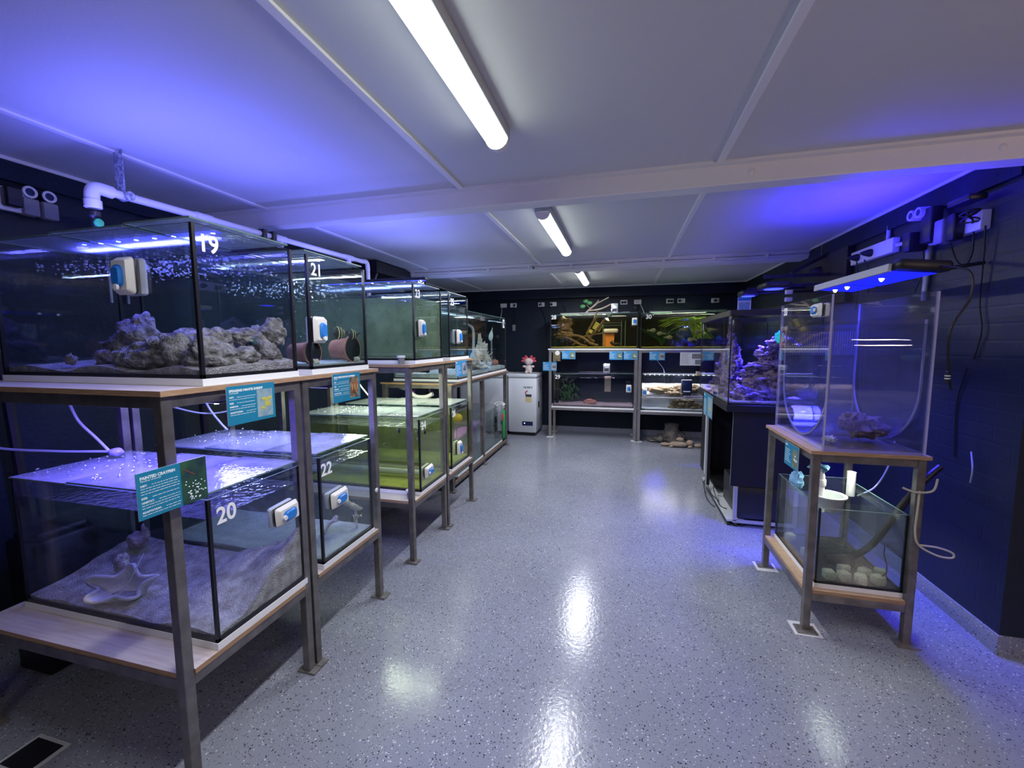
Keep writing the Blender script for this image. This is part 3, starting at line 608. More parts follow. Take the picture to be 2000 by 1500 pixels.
magnet('magnetic cleaner lying sideways on tank 22', (XB+.001, 1.800, .768), FX, True, roll=.06)
magnet('magnetic cleaner on the cloudy green tank 23', (XB+.001, 2.765, 1.655), FX)
magnet('magnetic cleaner low on the olive tank', (XB+.001, 2.825, .600), FX, True, roll=.06)
magnet('magnetic cleaner on tank 25', (XB+.001, 3.47, 1.605), FX)
magnet('magnetic cleaner on the yellowish low tank', (XB+.001, 3.44, .625), FX)
magnet('small magnetic cleaner at the right end of tank 28', (.175, 6.799, 1.865), FY, s=.95)
magnet('small magnetic cleaner at the right end of tank 29', (.110, 6.829, .825), FY, s=.95)
magnet('small magnetic cleaner at the left end of the bright lower tank', (.345, 6.829, .775), FY, s=.95)
magnet('magnetic cleaner near the top of clear tank 33', (.998, 2.58, 1.712), FNX, True, s=.85, roll=PI)
# ------------------------------------------------------------------ led bars over tanks
def ledbar(label, c, ln, axis, house, em, power, col, w_=.05, tilt=0, upw=0, dots=None, dm=None, loff=-.013, upc=None, spr=PI):
    e = empty('led_light_bar', c, label, 'aquarium light', 'aquarium light bars')
    hx, hy = (ln/2, w_/2) if axis == 'x' else (w_/2, ln/2)
    MB().rbox(-hx, hx, -hy, hy, 0, .022, .006).build('housing', house, e, smooth=40); MB().box(-hx*.97, hx*.97, -hy*.8, hy*.8, -.0006, .0).build('lens', em, e)
    if dots:
        d = MB()
        for i in range(dots):
            p = -ln/2*.9 + ln*.9*i/(dots-1); d.lathe([(0,-.007),(.008,-.006),(.008,-.003)], (p if axis == 'x' else 0, 0 if axis == 'x' else p, 0), 'z', 8)
        d.build('diode', dm or E_star, e)
    a = area('aquarium_lamp', (0,0,loff), DOWN, hx*1.8, hy*1.8, power, col, spr); a.parent = e
    if upw: b = area('added_upward_glow', (0,0,.03), UP, hx*1.8, hy*1.8, upw, upc or col); b.parent = e  # upward light added for the glow that water and sand bounce up
    if 1.98 < c[2] < 2.04 and c[0] < -1.5:
        for q in (-1, 1): MB().box(q*hx*.9-.012, q*hx*.9+.012, -hy, hy, 1.971-c[2], -.0005).build('stand', M_acry, e)
    if tilt: e.rotation_euler = (tilt, 0, 0)
    return e
ledbar('blue light bar lying across the lid of tank 19', (-1.95, 1.38, 1.995), .80, 'x', M_blackp, E_blue, 26, (.13,.12,1), upw=5, dots=8, upc=(.14,.15,1))
ledbar('violet light bar under the upper shelf, over tank 20', (-1.90, 1.30, 1.322), .80, 'x', M_blackp, E_lav, 15, (.16,.12,1), dots=8)
ledbar('white light bar on the lid of tank 21', (-1.82, 1.88, 1.975), .70, 'x', M_blackp, E_white, 14, (.5,.62,1), upw=4, dots=8, upc=(.14,.15,1))
ledbar('violet-white light bar under the shelf, over tank 22', (-1.86, 1.88, 1.322), .80, 'x', M_blackp, E_lav, 9, (.34,.36,1))
ledbar('blue light bar with round diodes on cloudy tank 23', (-1.85, 2.90, 2.01), .90, 'x', M_blackp, E_blue, 16, (.38,.44,1), upw=6, dots=7, upc=(.14,.15,1))
ledbar('white light bar under the shelf, over the olive tank', (-1.85, 3.0, 1.322), .80, 'x', M_blackp, E_white, 10, (.85,1,.7))
ledbar('white light bar on the lid of tank 25', (-1.82, 3.52, 1.975), .70, 'x', M_blackp, E_white, 7, COOL, upw=2, upc=(.3,.35,1))
ledbar('white light bar under the shelf, over the yellowish tank', (-1.85, 3.52, 1.322), .80, 'x', M_blackp, E_white, 8, (.9,1,.65))
ledbar('long cool white light bar over the far left tank', (-2.05, 5.05, 1.915), 1.5, 'y', M_blackp, E_white, 26, COOL, upw=2, upc=(.3,.35,1))
ledbar('thin green-white light bar over tank 28', (-.45, 7.0, 2.01), 1.1, 'x', M_grey, E_warm, 9, (1,.92,.55))
ledbar('thin green-white light bar over tank 30', (.95, 7.0, 2.01), 1.1, 'x', M_grey, E_warm, 15, (.9,1,.5))
ledbar('thin purple light bar over dim tank 29', (-.38, 7.0, 1.052), .62, 'x', M_blackp, E_purple, 1.6, (.8,.7,1), w_=.03, upw=.5, upc=(.2,.2,1))
ledbar('bright white diode strip over the lower right back tank', (.745, 6.95, 1.047), .86, 'x', M_white, E_white, 6, (.92,.86,1), dots=12, w_=.04, upw=1.2, upc=(.2,.22,1))
ledbar('violet light bar over the low glass sump', (-2.0, 4.9, .70), .8, 'y', M_blackp, E_purple, 3, (.6,.25,1))
ledbar('white light bar under the upper shelf board, over the right sump', (1.27, 2.85, .925), .4, 'y', M_blackp, E_white, 3, (.9,1,.8), spr=math.radians(110))
# reef pendants
for i, (x, y, z, s_, lab) in enumerate(((1.25, 4.15, 2.00, 1.0, 'larger black blue-glowing lamp over the near half of the reef aquarium'), (1.20, 4.72, 2.00, .8, 'smaller black blue-glowing lamp over the far half of the reef aquarium'))):
    e = empty('reef_lamp', (x, y, z), lab, 'aquarium light', 'reef lamps')
    MB().rbox(-.10*s_, .10*s_, -.12*s_, .12*s_, 0, .05, .02).build('housing', M_blackp, e, smooth=40); MB().lathe([(0,-.006),(.07*s_,-.004),(.075*s_,0)], (0,0,0), 'z', 24).build('lens', E_blue, e)
    MB().tube([(.1*s_, 0, .03), (1.80-x, 0, .03)], .012).build('arm', M_blackp, e)
    a = area('reef_lamp_light', (0,0,-.02), DOWN, .15, .15, 150*s_, (.055,.04,1), math.radians(55)); a.parent = e
# lamp over tank 33: long pale arm + blue slanted panel
e = empty('blue_light_panel', (1.41, 3.10, 1.905), 'slanted royal blue light panel with pale grey rail above tank 33', 'aquarium light')
MB().box(-.10, -.085, -.47, .40, -.01, .03).build('side_rail', M_lgrey, e)
MB().rbox(-.085, .13, -.47, .40, 0, .025, .01).build('housing', M_blackp, e, smooth=40)
MB().rbox(-.08, .15, -.52, -.43, .0, .05, .02).build('end_cap', M_blackp, e, smooth=40)
MB().box(-.082, .125, -.44, .05, -.004, 0).build('lens', E_blued, e); MB().box(-.082, .125, .09, .38, -.004, 0).build('lens', E_blued, e)
for yy in (-.22, .16, .32): MB().lathe([(0,-.022),(.007,-.018),(.013,-.006),(.013,-.004)], (0, yy, 0), 'z', 10).build('diode', E_star, e)
a = area('panel_lamp', (.02, 0, -.03), DOWN, .18, .80, 28, (.05,.05,1), math.radians(85)); a.parent = e
a = area('added_panel_upglow', (.0, .1, .055), UP, .18, .8, 14, (.03,.015,1), math.radians(140)); a.parent = e  # added upward light, makes the blue glow on the ceiling above the panel
MB().tube([(.12, .30, .02), (.40, .30, .09)], .010, 8).build('mount_arm', M_blackp, e, smooth=40); MB().tube([(.12, -.30, .02), (.40, -.30, .09)], .010, 8).build('mount_arm', M_blackp, e, smooth=40)
e.rotation_euler = (0, .10, 0)
# blue strips along tank 33 floor edge light
cord('light_cable', [(1.50, 2.585, 1.915), (1.55, 2.47, 1.87), (1.545, 2.44, 1.75), (1.47, 2.42, 1.6), (1.475, 2.42, 1.42), (1.50, 2.43, 1.32)], .005, M_cord, 'black cable looping down from the blue panel beside tank 33', group='cables on the right wall')
e = empty('cable_joiner', (1.475, 2.42, 1.38), 'black in-line plug with two white rings on the cable beside tank 33', 'plug')
MB().lathe([(.004,-.03),(.010,-.026),(.010,.026),(.004,.03)], (0,0,0), 'z', 12).build('body', M_blackp, e, smooth=40); MB().lathe([(.0108,.004),(.0108,.009)], (0,0,0), 'z', 12).lathe([(.0108,-.009),(.0108,-.004)], (0,0,0), 'z', 12).build('ring', M_white, e)
# ------------------------------------------------------------------ sand beds
def bed(name, x0, x1, y0, y1, z0, fn, m, label, nx=40, ny=24):
    return tag(MB().grid(x0, x1, y0, y1, nx, ny, fn, z0).build(name, m, None, smooth=60), label, 'sand', kind='stuff')
def fb(u, v, s, k=4): return noise.fractal(Vector((u*k, v*k*.5, s)), 1.0, 2.0, 4)
a = .011
bed('sand_bed', XA+a, XB-a, 1.135+a, 1.575-a, 1.4415, lambda u, v: 1.462 + .012*fb(u, v, 1) + .010*math.sin(u*16) + .02*v, M_sand, 'pale rippled sand on the floor of tank 19')
bed('sand_bed', XA+a, XB-a, 1.117+a, 1.560-a, .4815, lambda u, v: .495 + .016*fb(u, v, 2) + (.07*v*(1-u)) + .05*max(0, v-.3)*u + .62*max(0, u-.62)*max(0, v-.25)*(1+.25*fb(u,v,9,9)), M_sand, 'pale shell sand in tank 20, with its reflection shaped as a corner heap')  # far front corner heap stands for the reflection of the bottom in the water
bed('sand_bed', XA+a, XB-a, 1.665+a, 2.112-a, 1.4415, lambda u, v: 1.452 + .003*fb(u, v, 3), M_sandg, 'thin grey sand in tank 21')
bed('sand_bed', XA+a, XB-a, 1.68+a, 2.11-a, .4815, lambda u, v: .492 + .006*fb(u, v, 4), M_sandg, 'thin grey-green sand in tank 22')
bed('sand_bed', XA+a, XB-a, 2.72+a, 3.165-a, .4815, lambda u, v: .492 + .005*fb(u, v, 5), M_sandy, 'yellow-green algae sand in the olive tank')
bed('sand_bed', XA+a, XB-a, 3.30+a, 3.72-a, .4815, lambda u, v: .500 + .005*fb(u, v, 6), M_sandy, 'yellow sand in the low tank with a float')
bed('sand_bed', -2.43+a, -1.672-a, 4.16+a, 6.06-a, 1.176, lambda u, v: 1.215 + .02*fb(u, v*2, 7) + .012*math.sin(v*22), M_sandg, 'grey-white rippled sand in the long far tank')
bed('sand_bed', -1.13+a, .225-a, 6.8+a, 7.26-a, 1.464, lambda u, v: 1.482 + .01*fb(u*2, v, 8), M_sandy, 'yellowish sand in tank 28')
bed('sand_bed', .265+a, 1.62-a, 6.8+a, 7.26-a, 1.459, lambda u, v: 1.478 + .01*fb(u*2, v, 9), M_sandy, 'yellow-green sand in tank 30')
bed('sand_bed', -1.085+a, .185-a, 6.83+a, 7.22-a, .5265, lambda u, v: .553 + .012*fb(u*2, v, 10), M_sandp, 'pinkish gravel in tank 29')
bed('sand_bed', .295+a, 1.60-a, 6.83+a, 7.22-a, .5065, lambda u, v: .528 + .008*fb(u*2, v, 11) + (.36*max(0, min(1, (v-.45)*3))), M_foam, 'white sand stepping up in the bright lower tank')
bed('sand_bed', .85+a, 1.5-a, 3.79+a, 5.1-a, 1.045, lambda u, v: 1.062 + .012*fb(u, v*2, 12), M_sand, 'blue-lit sand in the reef aquarium')
# ------------------------------------------------------------------ rocks
def rock(name, parts, m, label, cat='rock', group=None, amp=.35, freq=1.7, sub=22, ridged=False):
    mb = MB()
    for i, (c, d) in enumerate(parts): mb.blob(c, d, i*1.7+len(label)*.37, amp, freq, sub, ridged=ridged)
    return tag(mb.build(name, m, None, smooth=80), label, cat, group)
G = 'rocks in tank 19'
rock('live_rock', [((-2.05, 1.34, 1.51), (.13,.09,.07)), ((-1.99, 1.34, 1.57), (.085,.07,.09)), ((-1.965, 1.35, 1.63), (.045,.04,.05))], M_rock, 'tall pointed rock on the left in tank 19', group=G)
rock('live_rock', [((-1.86, 1.42, 1.53), (.12,.07,.07)), ((-1.83, 1.44, 1.57), (.06,.05,.05))], M_rock, 'rock between the tall one and the front rock in tank 19', group=G)
rock('live_rock', [((-1.78, 1.24, 1.50), (.15,.07,.055)), ((-1.66, 1.25, 1.52), (.10,.065,.065)), ((-1.70, 1.24, 1.55), (.06,.05,.04))], M_rock, 'long low rock at the front left of tank 19', group=G)
rock('live_rock', [((-1.50, 1.27, 1.50), (.075,.09,.055)), ((-1.50, 1.24, 1.535), (.05,.06,.04))], M_rock, 'low rock behind the front glass of tank 19', group=G)
rock('live_rock', [((-1.56, 1.33, 1.56), (.06,.06,.06)), ((-1.47, 1.37, 1.50), (.05,.06,.04))], M_rock, 'small rounded rock stacked in the middle of tank 19', group=G)
rock('live_rock', [((-1.50, 1.50, 1.53), (.07,.055,.09)), ((-1.46, 1.515, 1.60), (.05,.045,.06)), ((-1.55, 1.45, 1.58), (.07,.05,.04))], M_rock, 'high rock in the far front corner of tank 19', group=G)
tag(MB().blob((-2.13, 1.19, 1.492), (.022,.016,.02), 3, .5, 3, 14).build('coral_piece', M_sand, None, smooth=80), 'small lump on the sand at the left of tank 19', 'coral')
# tank 20
rock('pale_rock', [((-2.27, 1.45, .60), (.045,.035,.04)), ((-2.24, 1.46, .63), (.010,.010,.05)), ((-2.215, 1.46, .63), (.010,.008,.035))], M_sand, 'branched pale lump at the back of tank 20', amp=.3, freq=2.0)
rock('pale_rock', [((-2.16, 1.31, .575), (.030,.028,.040))], M_sand, 'small pale stone behind the shell in tank 20', amp=.25)
sh = MB()
def clam(u, v):
    t = u*2*PI; r = .034 + .048*v**.6; wv = 1 + .26*v*v*math.sin(5*t); return (r*wv*1.45*math.cos(t), r*wv*.85*math.sin(t), .0 + .085*v + .012*v*math.sin(5*t+1.3))
vs = []; nu, nv = 64, 10
for j in range(nv+1):
    for i in range(nu): vs.append(clam(i/nu, j/nv))
sh.add(vs, [(j*nu+i, j*nu+(i+1) % nu, (j+1)*nu+(i+1) % nu, (j+1)*nu+i) for j in range(nv) for i in range(nu)] + [tuple(range(nu-1, -1, -1))])
o = sh.build('clam_shell', M_shell, None, smooth=80); o.location = (-2.00, 1.235, .500); o.rotation_euler = (.62, .0, .35)
md = o.modifiers.new('thickness', 'SOLIDIFY'); md.thickness = .013
tag(o, 'wavy-edged grey giant clam shell on the sand in tank 20', 'shell')
cord('crayfish_feeler', [(-2.03, 1.14, .525), (-1.97, 1.15, .53), (-1.94, 1.17, .56), (-1.92, 1.19, .60), (-1.925, 1.25, .68)], .0022, M_wcord, 'thin pale feeler curving from the clam shell in tank 20', 'feeler')
# tank 21
for x, y, lab in ((-1.44, 1.745, 'small white stone near the front edge of tank 21'), (-1.43, 2.06, 'small white stone in the far corner of tank 21')):
    tag(MB().blob((x, y, 1.464), (.016,.018,.014), x*9, .4, 2.5, 10).build('white_stone', M_coral, None, smooth=80), lab, 'stone', 'white stones in tank 21')
M_potin = pbr('dark_pot_inside', (.06,.025,.018), .9)
for c, rr_, lab in (((-1.49, 2.045, 1.52), .072, 'terracotta pot lying on its side at the far end of tank 21'), ((-1.50, 1.745, 1.508), .060, 'terracotta pot lying behind the cleaner in tank 21')):
    e = empty('terracotta_pot', c, lab, 'pot', 'pots in tank 21')
    MB().lathe([(rr_-.006,.05),(rr_,.05),(rr_,.035),(rr_-.008,.03),(rr_*.7,-.07),(rr_*.62,-.07),(rr_-.012,.03),(rr_-.006,.05)], (0,0,0), 'x', 32).build('shell', M_terra, e, smooth=40)
    MB().lathe([(0,-.069),(rr_*.66,-.0695)], (0,0,0), 'x', 24).build('base', M_potin, e)
def fish(label, loc, d, ln, m, bands=(), bm=M_bandw, group=None, cat='fish', thick=.26, hgt=.29, rx=0):
    e = empty('fish', loc, label, cat, group); n = 14; mb = MB(); vs = []; nn = 12
    def prof(t): return math.sin(PI*min(1, t*1.02)**.75)**.8 * (1-.35*t)
    for i in range(n+1):
        t = i/n; r = max(.02, prof(t))*ln*.5 if 0 < i < n else .004*ln
        for k_ in range(nn):
            a_ = 2*PI*k_/nn; vs.append(((.5-t)*ln*.8, math.cos(a_)*r*thick, math.sin(a_)*r*hgt*2))
    mb.add(vs, [(i*nn+k_, i*nn+(k_+1) % nn, (i+1)*nn+(k_+1) % nn, (i+1)*nn+k_) for i in range(n) for k_ in range(nn)]); mb.build('body', m, e, smooth=True)
    MB().add([(-.36*ln, 0, .03*ln), (-.36*ln, 0, -.03*ln), (-.56*ln, .004, -.14*ln), (-.50*ln, 0, 0), (-.56*ln, .004, .14*ln)], [(0,1,2,3), (0,3,4)]).build('tail_fin', bm if bands and bm != M_band else m, e)
    MB().add([(.15*ln, 0, .18*ln*hgt*2), (-.05*ln, .002, .36*ln*hgt*2), (-.25*ln, 0, .12*ln*hgt*2)], [(0,1,2)]).build('dorsal_fin', m, e)
    for b in bands:
        t = .5-b; r = prof(t)*ln*.5; r2 = prof(t+.05)*ln*.5; B = MB(); vs = []
        for (xx, rr) in ((b*ln*.8, r), (b*ln*.8-.05*ln, r2)):
            for k_ in range(nn): a_ = 2*PI*k_/nn; vs.append((xx, math.cos(a_)*rr*thick*1.06, math.sin(a_)*rr*hgt*2.04))
        B.add(vs, [(k_, (k_+1) % nn, nn+(k_+1) % nn, nn+k_) for k_ in range(nn)]); B.build('stripe', bm, e)
    e.rotation_euler = (rx, 0, math.atan2(d[1], d[0])); return e
fish('dark maroon clownfish with yellow bands, nearer of two in tank 21', (-1.43, 1.925, 1.605), (0,-1), .135, M_fishd, (.26, .06, -.16), M_band, 'clownfish in tank 21')
fish('dark maroon clownfish with yellow bands, farther of two in tank 21', (-1.43, 2.04, 1.60), (0,-1), .11, M_fishd, (.24, .0), M_band, 'clownfish in tank 21')
# bubbles just below surfaces
def bubbles(name, x0, x1, y0, y1, z0, z1, n, m, label, seed=1, r=(.0015,.004)):
    rr = random.Random(seed); mb = MB()
    for i in range(n): s_ = rr.uniform(*r); mb.blob((rr.uniform(x0,x1), rr.uniform(y0,y1), rr.uniform(z0,z1)), (s_*1.6, s_*1.6, s_), i, 0, 1, 5)
    return tag(mb.build(name, m, None, smooth=True), label, 'bubbles', kind='stuff')
bubbles('air_bubbles', -2.3, -1.42, 1.16, 1.55, 1.84, 1.88, 420, M_bubble, 'fine bubbles under the water surface of tank 19', 1)
bubbles('air_bubbles', -2.0, -1.42, 1.70, 2.08, 1.80, 1.87, 320, M_bubble, 'fine bubbles under the water surface of tank 21', 2)
bubbles('air_bubbles', -1.9, -1.42, 1.72, 2.08, 1.50, 1.80, 60, M_bubble, 'scattered rising bubbles in tank 21', 3, (.001,.0022))
for (x0, x1, y0, y1, s_, lab) in ((-2.40, -1.95, 1.15, 1.5, 5, 'water droplets on the left lid of tank 20'), (-2.40, -1.9, 1.70, 2.09, 6, 'water droplets on the left lid of tank 22'), (-2.40, -1.9, 2.74, 3.1, 7, 'water droplets on the lid of the olive tank')):
    bubbles('water_droplets', x0, x1, y0, y1, 1.0245, 1.0265, 70, M_bubble, lab, s_, (.0015,.005))
# tank 22
def branch(mb, p, d, ln, r, depth, rr, mi=0):
    d = Vector(d).normalized(); q = Vector(p) + d*ln; mb.tube([p, Vector(p)+d*ln*.5+Vector((rr.uniform(-1,1),rr.uniform(-1,1),rr.uniform(-1,1)))*ln*.08, q], [r, r*.85, r*.65], 7, mi); mb.blob(q, (r*.7,)*3, rr.random(), .2, 2, 5, mi)
    if depth > 0:
        for _ in range(rr.choice((2,3))): branch(mb, q, d+Vector((rr.uniform(-1,1), rr.uniform(-1,1), rr.uniform(-.6,.9)))*.8, ln*.7, r*.7, depth-1, rr, mi)
mb = MB(); branch(mb, (-1.60, 1.93, .50), (.2,.5,.5), .05, .017, 2, random.Random(3)); tag(mb.build('branching_coral', M_coral, None, smooth=True), 'white branching coral on the floor of tank 22', 'coral')
mb = MB(); mb.tube(curve_pts([(-1.47, 1.88, .735), (-1.46, 1.95, .68), (-1.45, 2.02, .625)]), [.012,.014,.016,.013,.015,.018,.014,.013,.016,.018,.014,.013,.016,.019,.017,.015,.018], 8); branch(mb, (-1.45, 2.02, .625), (0,.6,-.4), .035, .018, 1, random.Random(8)); mb.tube([(-1.455, 2.03, .61), (-1.46, 2.04, .49)], .006, 7); tag(mb.build('branching_coral', M_coral, None, smooth=True), 'white leaning coral branch beside the cleaner in tank 22', 'coral')
fish('tiny black and white banded fish in tank 22', (-1.42, 1.975, .585), (-.2,-1), .085, M_fishd, (.28,.1,-.08,-.24), M_bandw, hgt=.28, rx=0)
tag(MB().blob((-1.385, 2.135, .69), (.008,.012,.014), 2, .2, 2, 8).build('white_clip', M_white, None, smooth=True), 'small white clip at the edge of tank 22', 'clip')
# olive tank
for i, (y, z, x, s_) in enumerate(((2.745, .915, -1.58, .08), (2.75, .905, -1.43, .085), (2.755, .85, -1.425, .07), (2.75, .80, -1.70, .06), (2.83, .895, -1.415, .075))):
    fish(['small dark banded fish nearest the surface in the olive tank','dark banded fish by the front corner of the olive tank','dark banded fish below the corner one in the olive tank','lowest small banded fish in the olive tank','small banded fish behind the front glass of the olive tank'][i], (x, y, z), (.6, -.5), s_, M_fishd, (.2,-.1), M_bandw, 'striped fish in the olive tank')
tag(MB().tube([(-2.35, 2.95, .535), (-1.45, 2.95, .535)], .024, 14).build('grey_pipe', M_lgrey, None, smooth=40), 'thick grey pipe lying on the bottom of the olive tank', 'pipe')
# yellow float
tag(MB().blob((-1.46, 3.60, .86), (.045,.05,.045), 0, 0, 1, 16).build('yellow_float', M_yball, None, smooth=True), 'yellow-orange ball float in the far low tank', 'float')
# long far tank
G2 = 'things in the long far tank'
rr = random.Random(5); mb = MB()
for c, d in (((-1.80, 5.10, 1.27), (.07,.10,.06)), ((-1.78, 5.02, 1.33), (.05,.06,.08)), ((-1.78, 5.13, 1.42), (.045,.05,.09)), ((-1.77, 5.16, 1.55), (.028,.03,.10)), ((-1.79, 5.33, 1.38), (.05,.06,.06)), ((-1.77, 5.34, 1.49), (.04,.045,.06)), ((-1.77, 5.46, 1.29), (.05,.06,.08)), ((-1.79, 4.90, 1.33), (.05,.05,.06))): mb.blob(c, d, rr.random()*9, .6, 2.6, 18)
for _ in range(12): branch(mb, (-1.78, rr.uniform(4.92, 5.5), 1.27), (rr.uniform(-.3,.3), rr.uniform(-.6,.6), 1), .11, .013, 1, rr)
tag(mb.build('coral_rock', M_coral, None, smooth=70), 'jagged pale coral rock standing in the long far tank', 'rock')
tag(MB().blob((-1.78, 5.25, 1.235), (.08,.22,.03), 4, .6, 3, 16).build('coral_rubble', M_coral, None, smooth=70), 'flat rubble around the coral rock in the long far tank', 'rock')
fish('pale shark-shaped fish hanging in the long far tank', (-1.76, 5.62, 1.66), (.1,-.9), .26, M_fishw, (), hgt=.16).rotation_euler = (0, .85, -1.45)
fish('dark fish near the far end of the long far tank', (-1.76, 5.93, 1.64), (0,1), .14, M_fishd, (), hgt=.22)
tag(MB().tube(curve_pts([(-1.80, 4.70, 1.78), (-1.79, 4.86, 1.76), (-1.78, 4.95, 1.70), (-1.78, 4.95, 1.50), (-1.78, 4.90, 1.30)]), .015, 10).build('intake_pipe', M_lgrey, None, smooth=True), 'pale bent intake pipe in the long far tank', 'pipe')
tag(MB().tube([(-1.80, 5.76, 1.22), (-1.80, 5.76, 1.62)], .012, 8).build('intake_pipe', M_grey, None, smooth=True), 'straight upright pipe behind the pale fish in the long far tank', 'pipe')
tag(MB().blob((-1.80, 5.92, 1.26), (.05,.06,.05), 1, .2, 2, 12).build('pink_pot', M_terra, None, smooth=True), 'small round pinkish ornament at the far end of the long tank', 'ornament')
tag(MB().blob((-1.85, 4.55, .22), (.12,.30,.09), 6, .5, 3, 16).build('pink_coral', M_pinkc, None, smooth=70), 'red-pink growth on the floor of the low glass sump', 'coral')
tag(MB().box(-2.2, -1.78, 4.3, 5.0, .42, .49).build('purple_tray', M_purple, None), 'purple-lit tray inside the low glass sump', 'tray')
tag(MB().box(-2.2, -1.8, 5.1, 5.45, .25, .50).build('grey_filter_box', M_lgrey, None, bevel=.01), 'grey filter box inside the low glass sump', 'box')
tag(MB().box(-2.25, -2.19, 4.20, 4.24, .15, 1.05, rot=Matrix.Rotation(.12, 3, 'X')).build('purple_board', M_purple, None), 'leaning purple strip behind the far rack leg', 'board')
tag(MB().tube(curve_pts([(-2.30, 4.06, 1.085), (-2.22, 4.06, 1.06), (-2.12, 4.06, .99), (-2.00, 4.06, .985), (-1.92, 4.06, 1.02)]), .022, 10).build('bent_white_pipe', M_pvc, None, smooth=True), 'bright white bent pipe under the long far tank', 'pipe')
# bag of coiled hose + green container at the end of the rack
cr = []
for i in range(70): t = i*.42; cr.append((-1.76+.055*math.sin(t)*(1+.3*math.sin(t*.31)), 6.00+.07*math.cos(t*.93), .60+.045*math.sin(t*.27)+.02*math.sin(t*1.3)))
tag(MB().tube(curve_pts(cr, 3), .007, 6).build('coiled_hose', M_wcord, None, smooth=True), 'tangled white hose on top of the green crate at the far rack end', 'hose')
e = empty('green_container', (-1.76, 6.01, .110), 'green and red container under the white hose on the far rack', 'container')
MB().rbox(-.05, .065, -.01, .10, 0, .43, .015).build('green_side', M_green, e, smooth=40); MB().rbox(-.06, .05, -.10, -.012, 0, .40, .015).build('dark_side', M_blackp, e, smooth=40); MB().rbox(-.01, .07, -.098, -.02, .28, .40, .02).build('red_cap', M_red, e, smooth=40)
# ------------------------------------------------------------------ back tanks' contents
mb = MB(); mb.tube(curve_pts([(-.45, 7.05, 1.56), (-.56, 7.0, 1.68), (-.45, 6.98, 1.90), (-.40, 6.98, 2.05)]), [.022]*10+[.018]*15, 8)
tag(mb.build('driftwood_branch', M_wood, None, smooth=True), 'thick slanting driftwood branch rising in tank 28', 'driftwood', 'driftwood in tank 28')
tag(MB().tube(curve_pts([(-1.02, 6.95, 1.76), (-.85, 6.95, 1.68), (-.65, 6.95, 1.64), (-.50, 6.93, 1.54), (-.38, 6.93, 1.50)]), .022, 8).build('driftwood_branch', M_wood, None, smooth=True), 'crooked driftwood running down to the sand in tank 28', 'driftwood', 'driftwood in tank 28')
tag(MB().tube(curve_pts([(-.60, 7.1, 1.55), (-.45, 7.0, 1.70), (-.30, 6.9, 1.88), (-.27, 6.88, 1.92)]), .02, 8).build('driftwood_branch', M_wood, None, smooth=True), 'long straight driftwood leaning right in tank 28', 'driftwood', 'driftwood in tank 28')
tag(MB().tube(curve_pts([(-.80, 7.05, 1.50), (-.66, 7.02, 1.62), (-.55, 7.05, 1.66), (-.30, 7.08, 1.70)]), .014, 8).build('driftwood_branch', M_wood, None, smooth=True), 'thin dark branch low behind the others in tank 28', 'driftwood', 'driftwood in tank 28')
tag(MB().tube(curve_pts([(-.95, 6.93, 1.66), (-.80, 6.92, 1.60), (-.66, 6.92, 1.52), (-.55, 6.92, 1.49)]), .016, 8).build('driftwood_branch', M_wood, None, smooth=True), 'short crooked root at the lower left of tank 28', 'driftwood', 'driftwood in tank 28')
tag(MB().blob((-.93, 7.0, 1.83), (.12,.08,.12), 3, .6, 2, 18).blob((-.93, 6.98, 1.68), (.12,.08,.06), 5, .7, 3, 16).build('root_tangle', M_wood, None, smooth=70), 'brown root tangle at the left of tank 28', 'driftwood')
tag(MB().box(-.46, -.33, 6.99, 7.02, 1.74, 1.86, rot=Matrix.Rotation(.5, 3, 'Y')).box(-.54, -.47, 6.98, 7.02, 1.70, 1.76, rot=Matrix.Rotation(.5, 3, 'Y')).build('yellow_ornament', M_yel, None, bevel=.01), 'yellow-green plastic ornament among the driftwood in tank 28', 'ornament')
e = empty('turtle_basking_box', (-.11, 7.03, 1.485), 'clear boxed basking platform with an amber panel in tank 28', 'turtle platform')
MB().box(-.19, -.02, .0, .01, 0, .21).build('amber_panel', M_orange, e); MB().rbox(-.19, .04, -.09, .06, .22, .28, .03).build('platform', M_cream, e, smooth=40)
for x in (-.195, .09, .15): MB().tube([(x, -.1, 0), (x, -.1, .40)], .006, 6).build('upright', M_gedge, e)
for z in (.33, .37): MB().box(-.19, .09, -.105, -.098, z, z+.006).build('crossbar', M_gedge, e)
tag(MB().blob((-.10, 6.88, 1.52), (.075,.05,.028), 2, .15, 2, 14).blob((-.17, 6.87, 1.545), (.022,.018,.018), 1, .1, 2, 8).tube([(-.14,6.85,1.52),(-.16,6.84,1.58)], .006).tube([(-.12,6.85,1.52),(-.13,6.84,1.585)], .006).build('turtle', M_fishd, None, smooth=True), 'dark turtle in front of the amber panel in tank 28', 'turtle')
mb = MB(); mb.tube(curve_pts([(-.61, 7.0, 2.0), (-.52, 6.98, 2.08), (-.42, 6.96, 2.16), (-.38, 6.95, 2.22)]), [.016]*20+[.012]*5, 8); mb.tube(curve_pts([(-.42, 6.96, 2.16), (-.33, 6.9, 2.20), (-.22, 6.86, 2.25)]), .009, 7); mb.tube(curve_pts([(-.55, 6.99, 2.06), (-.35, 6.95, 2.08), (-.18, 6.9, 2.15)]), .012, 7); mb.tube([(-.50,6.98,2.08),(-.57,6.98,2.15)], .004, 5)
tag(mb.build('bare_branch', M_woodp, None, smooth=True), 'bare forked branch sticking up above tank 28', 'branch')
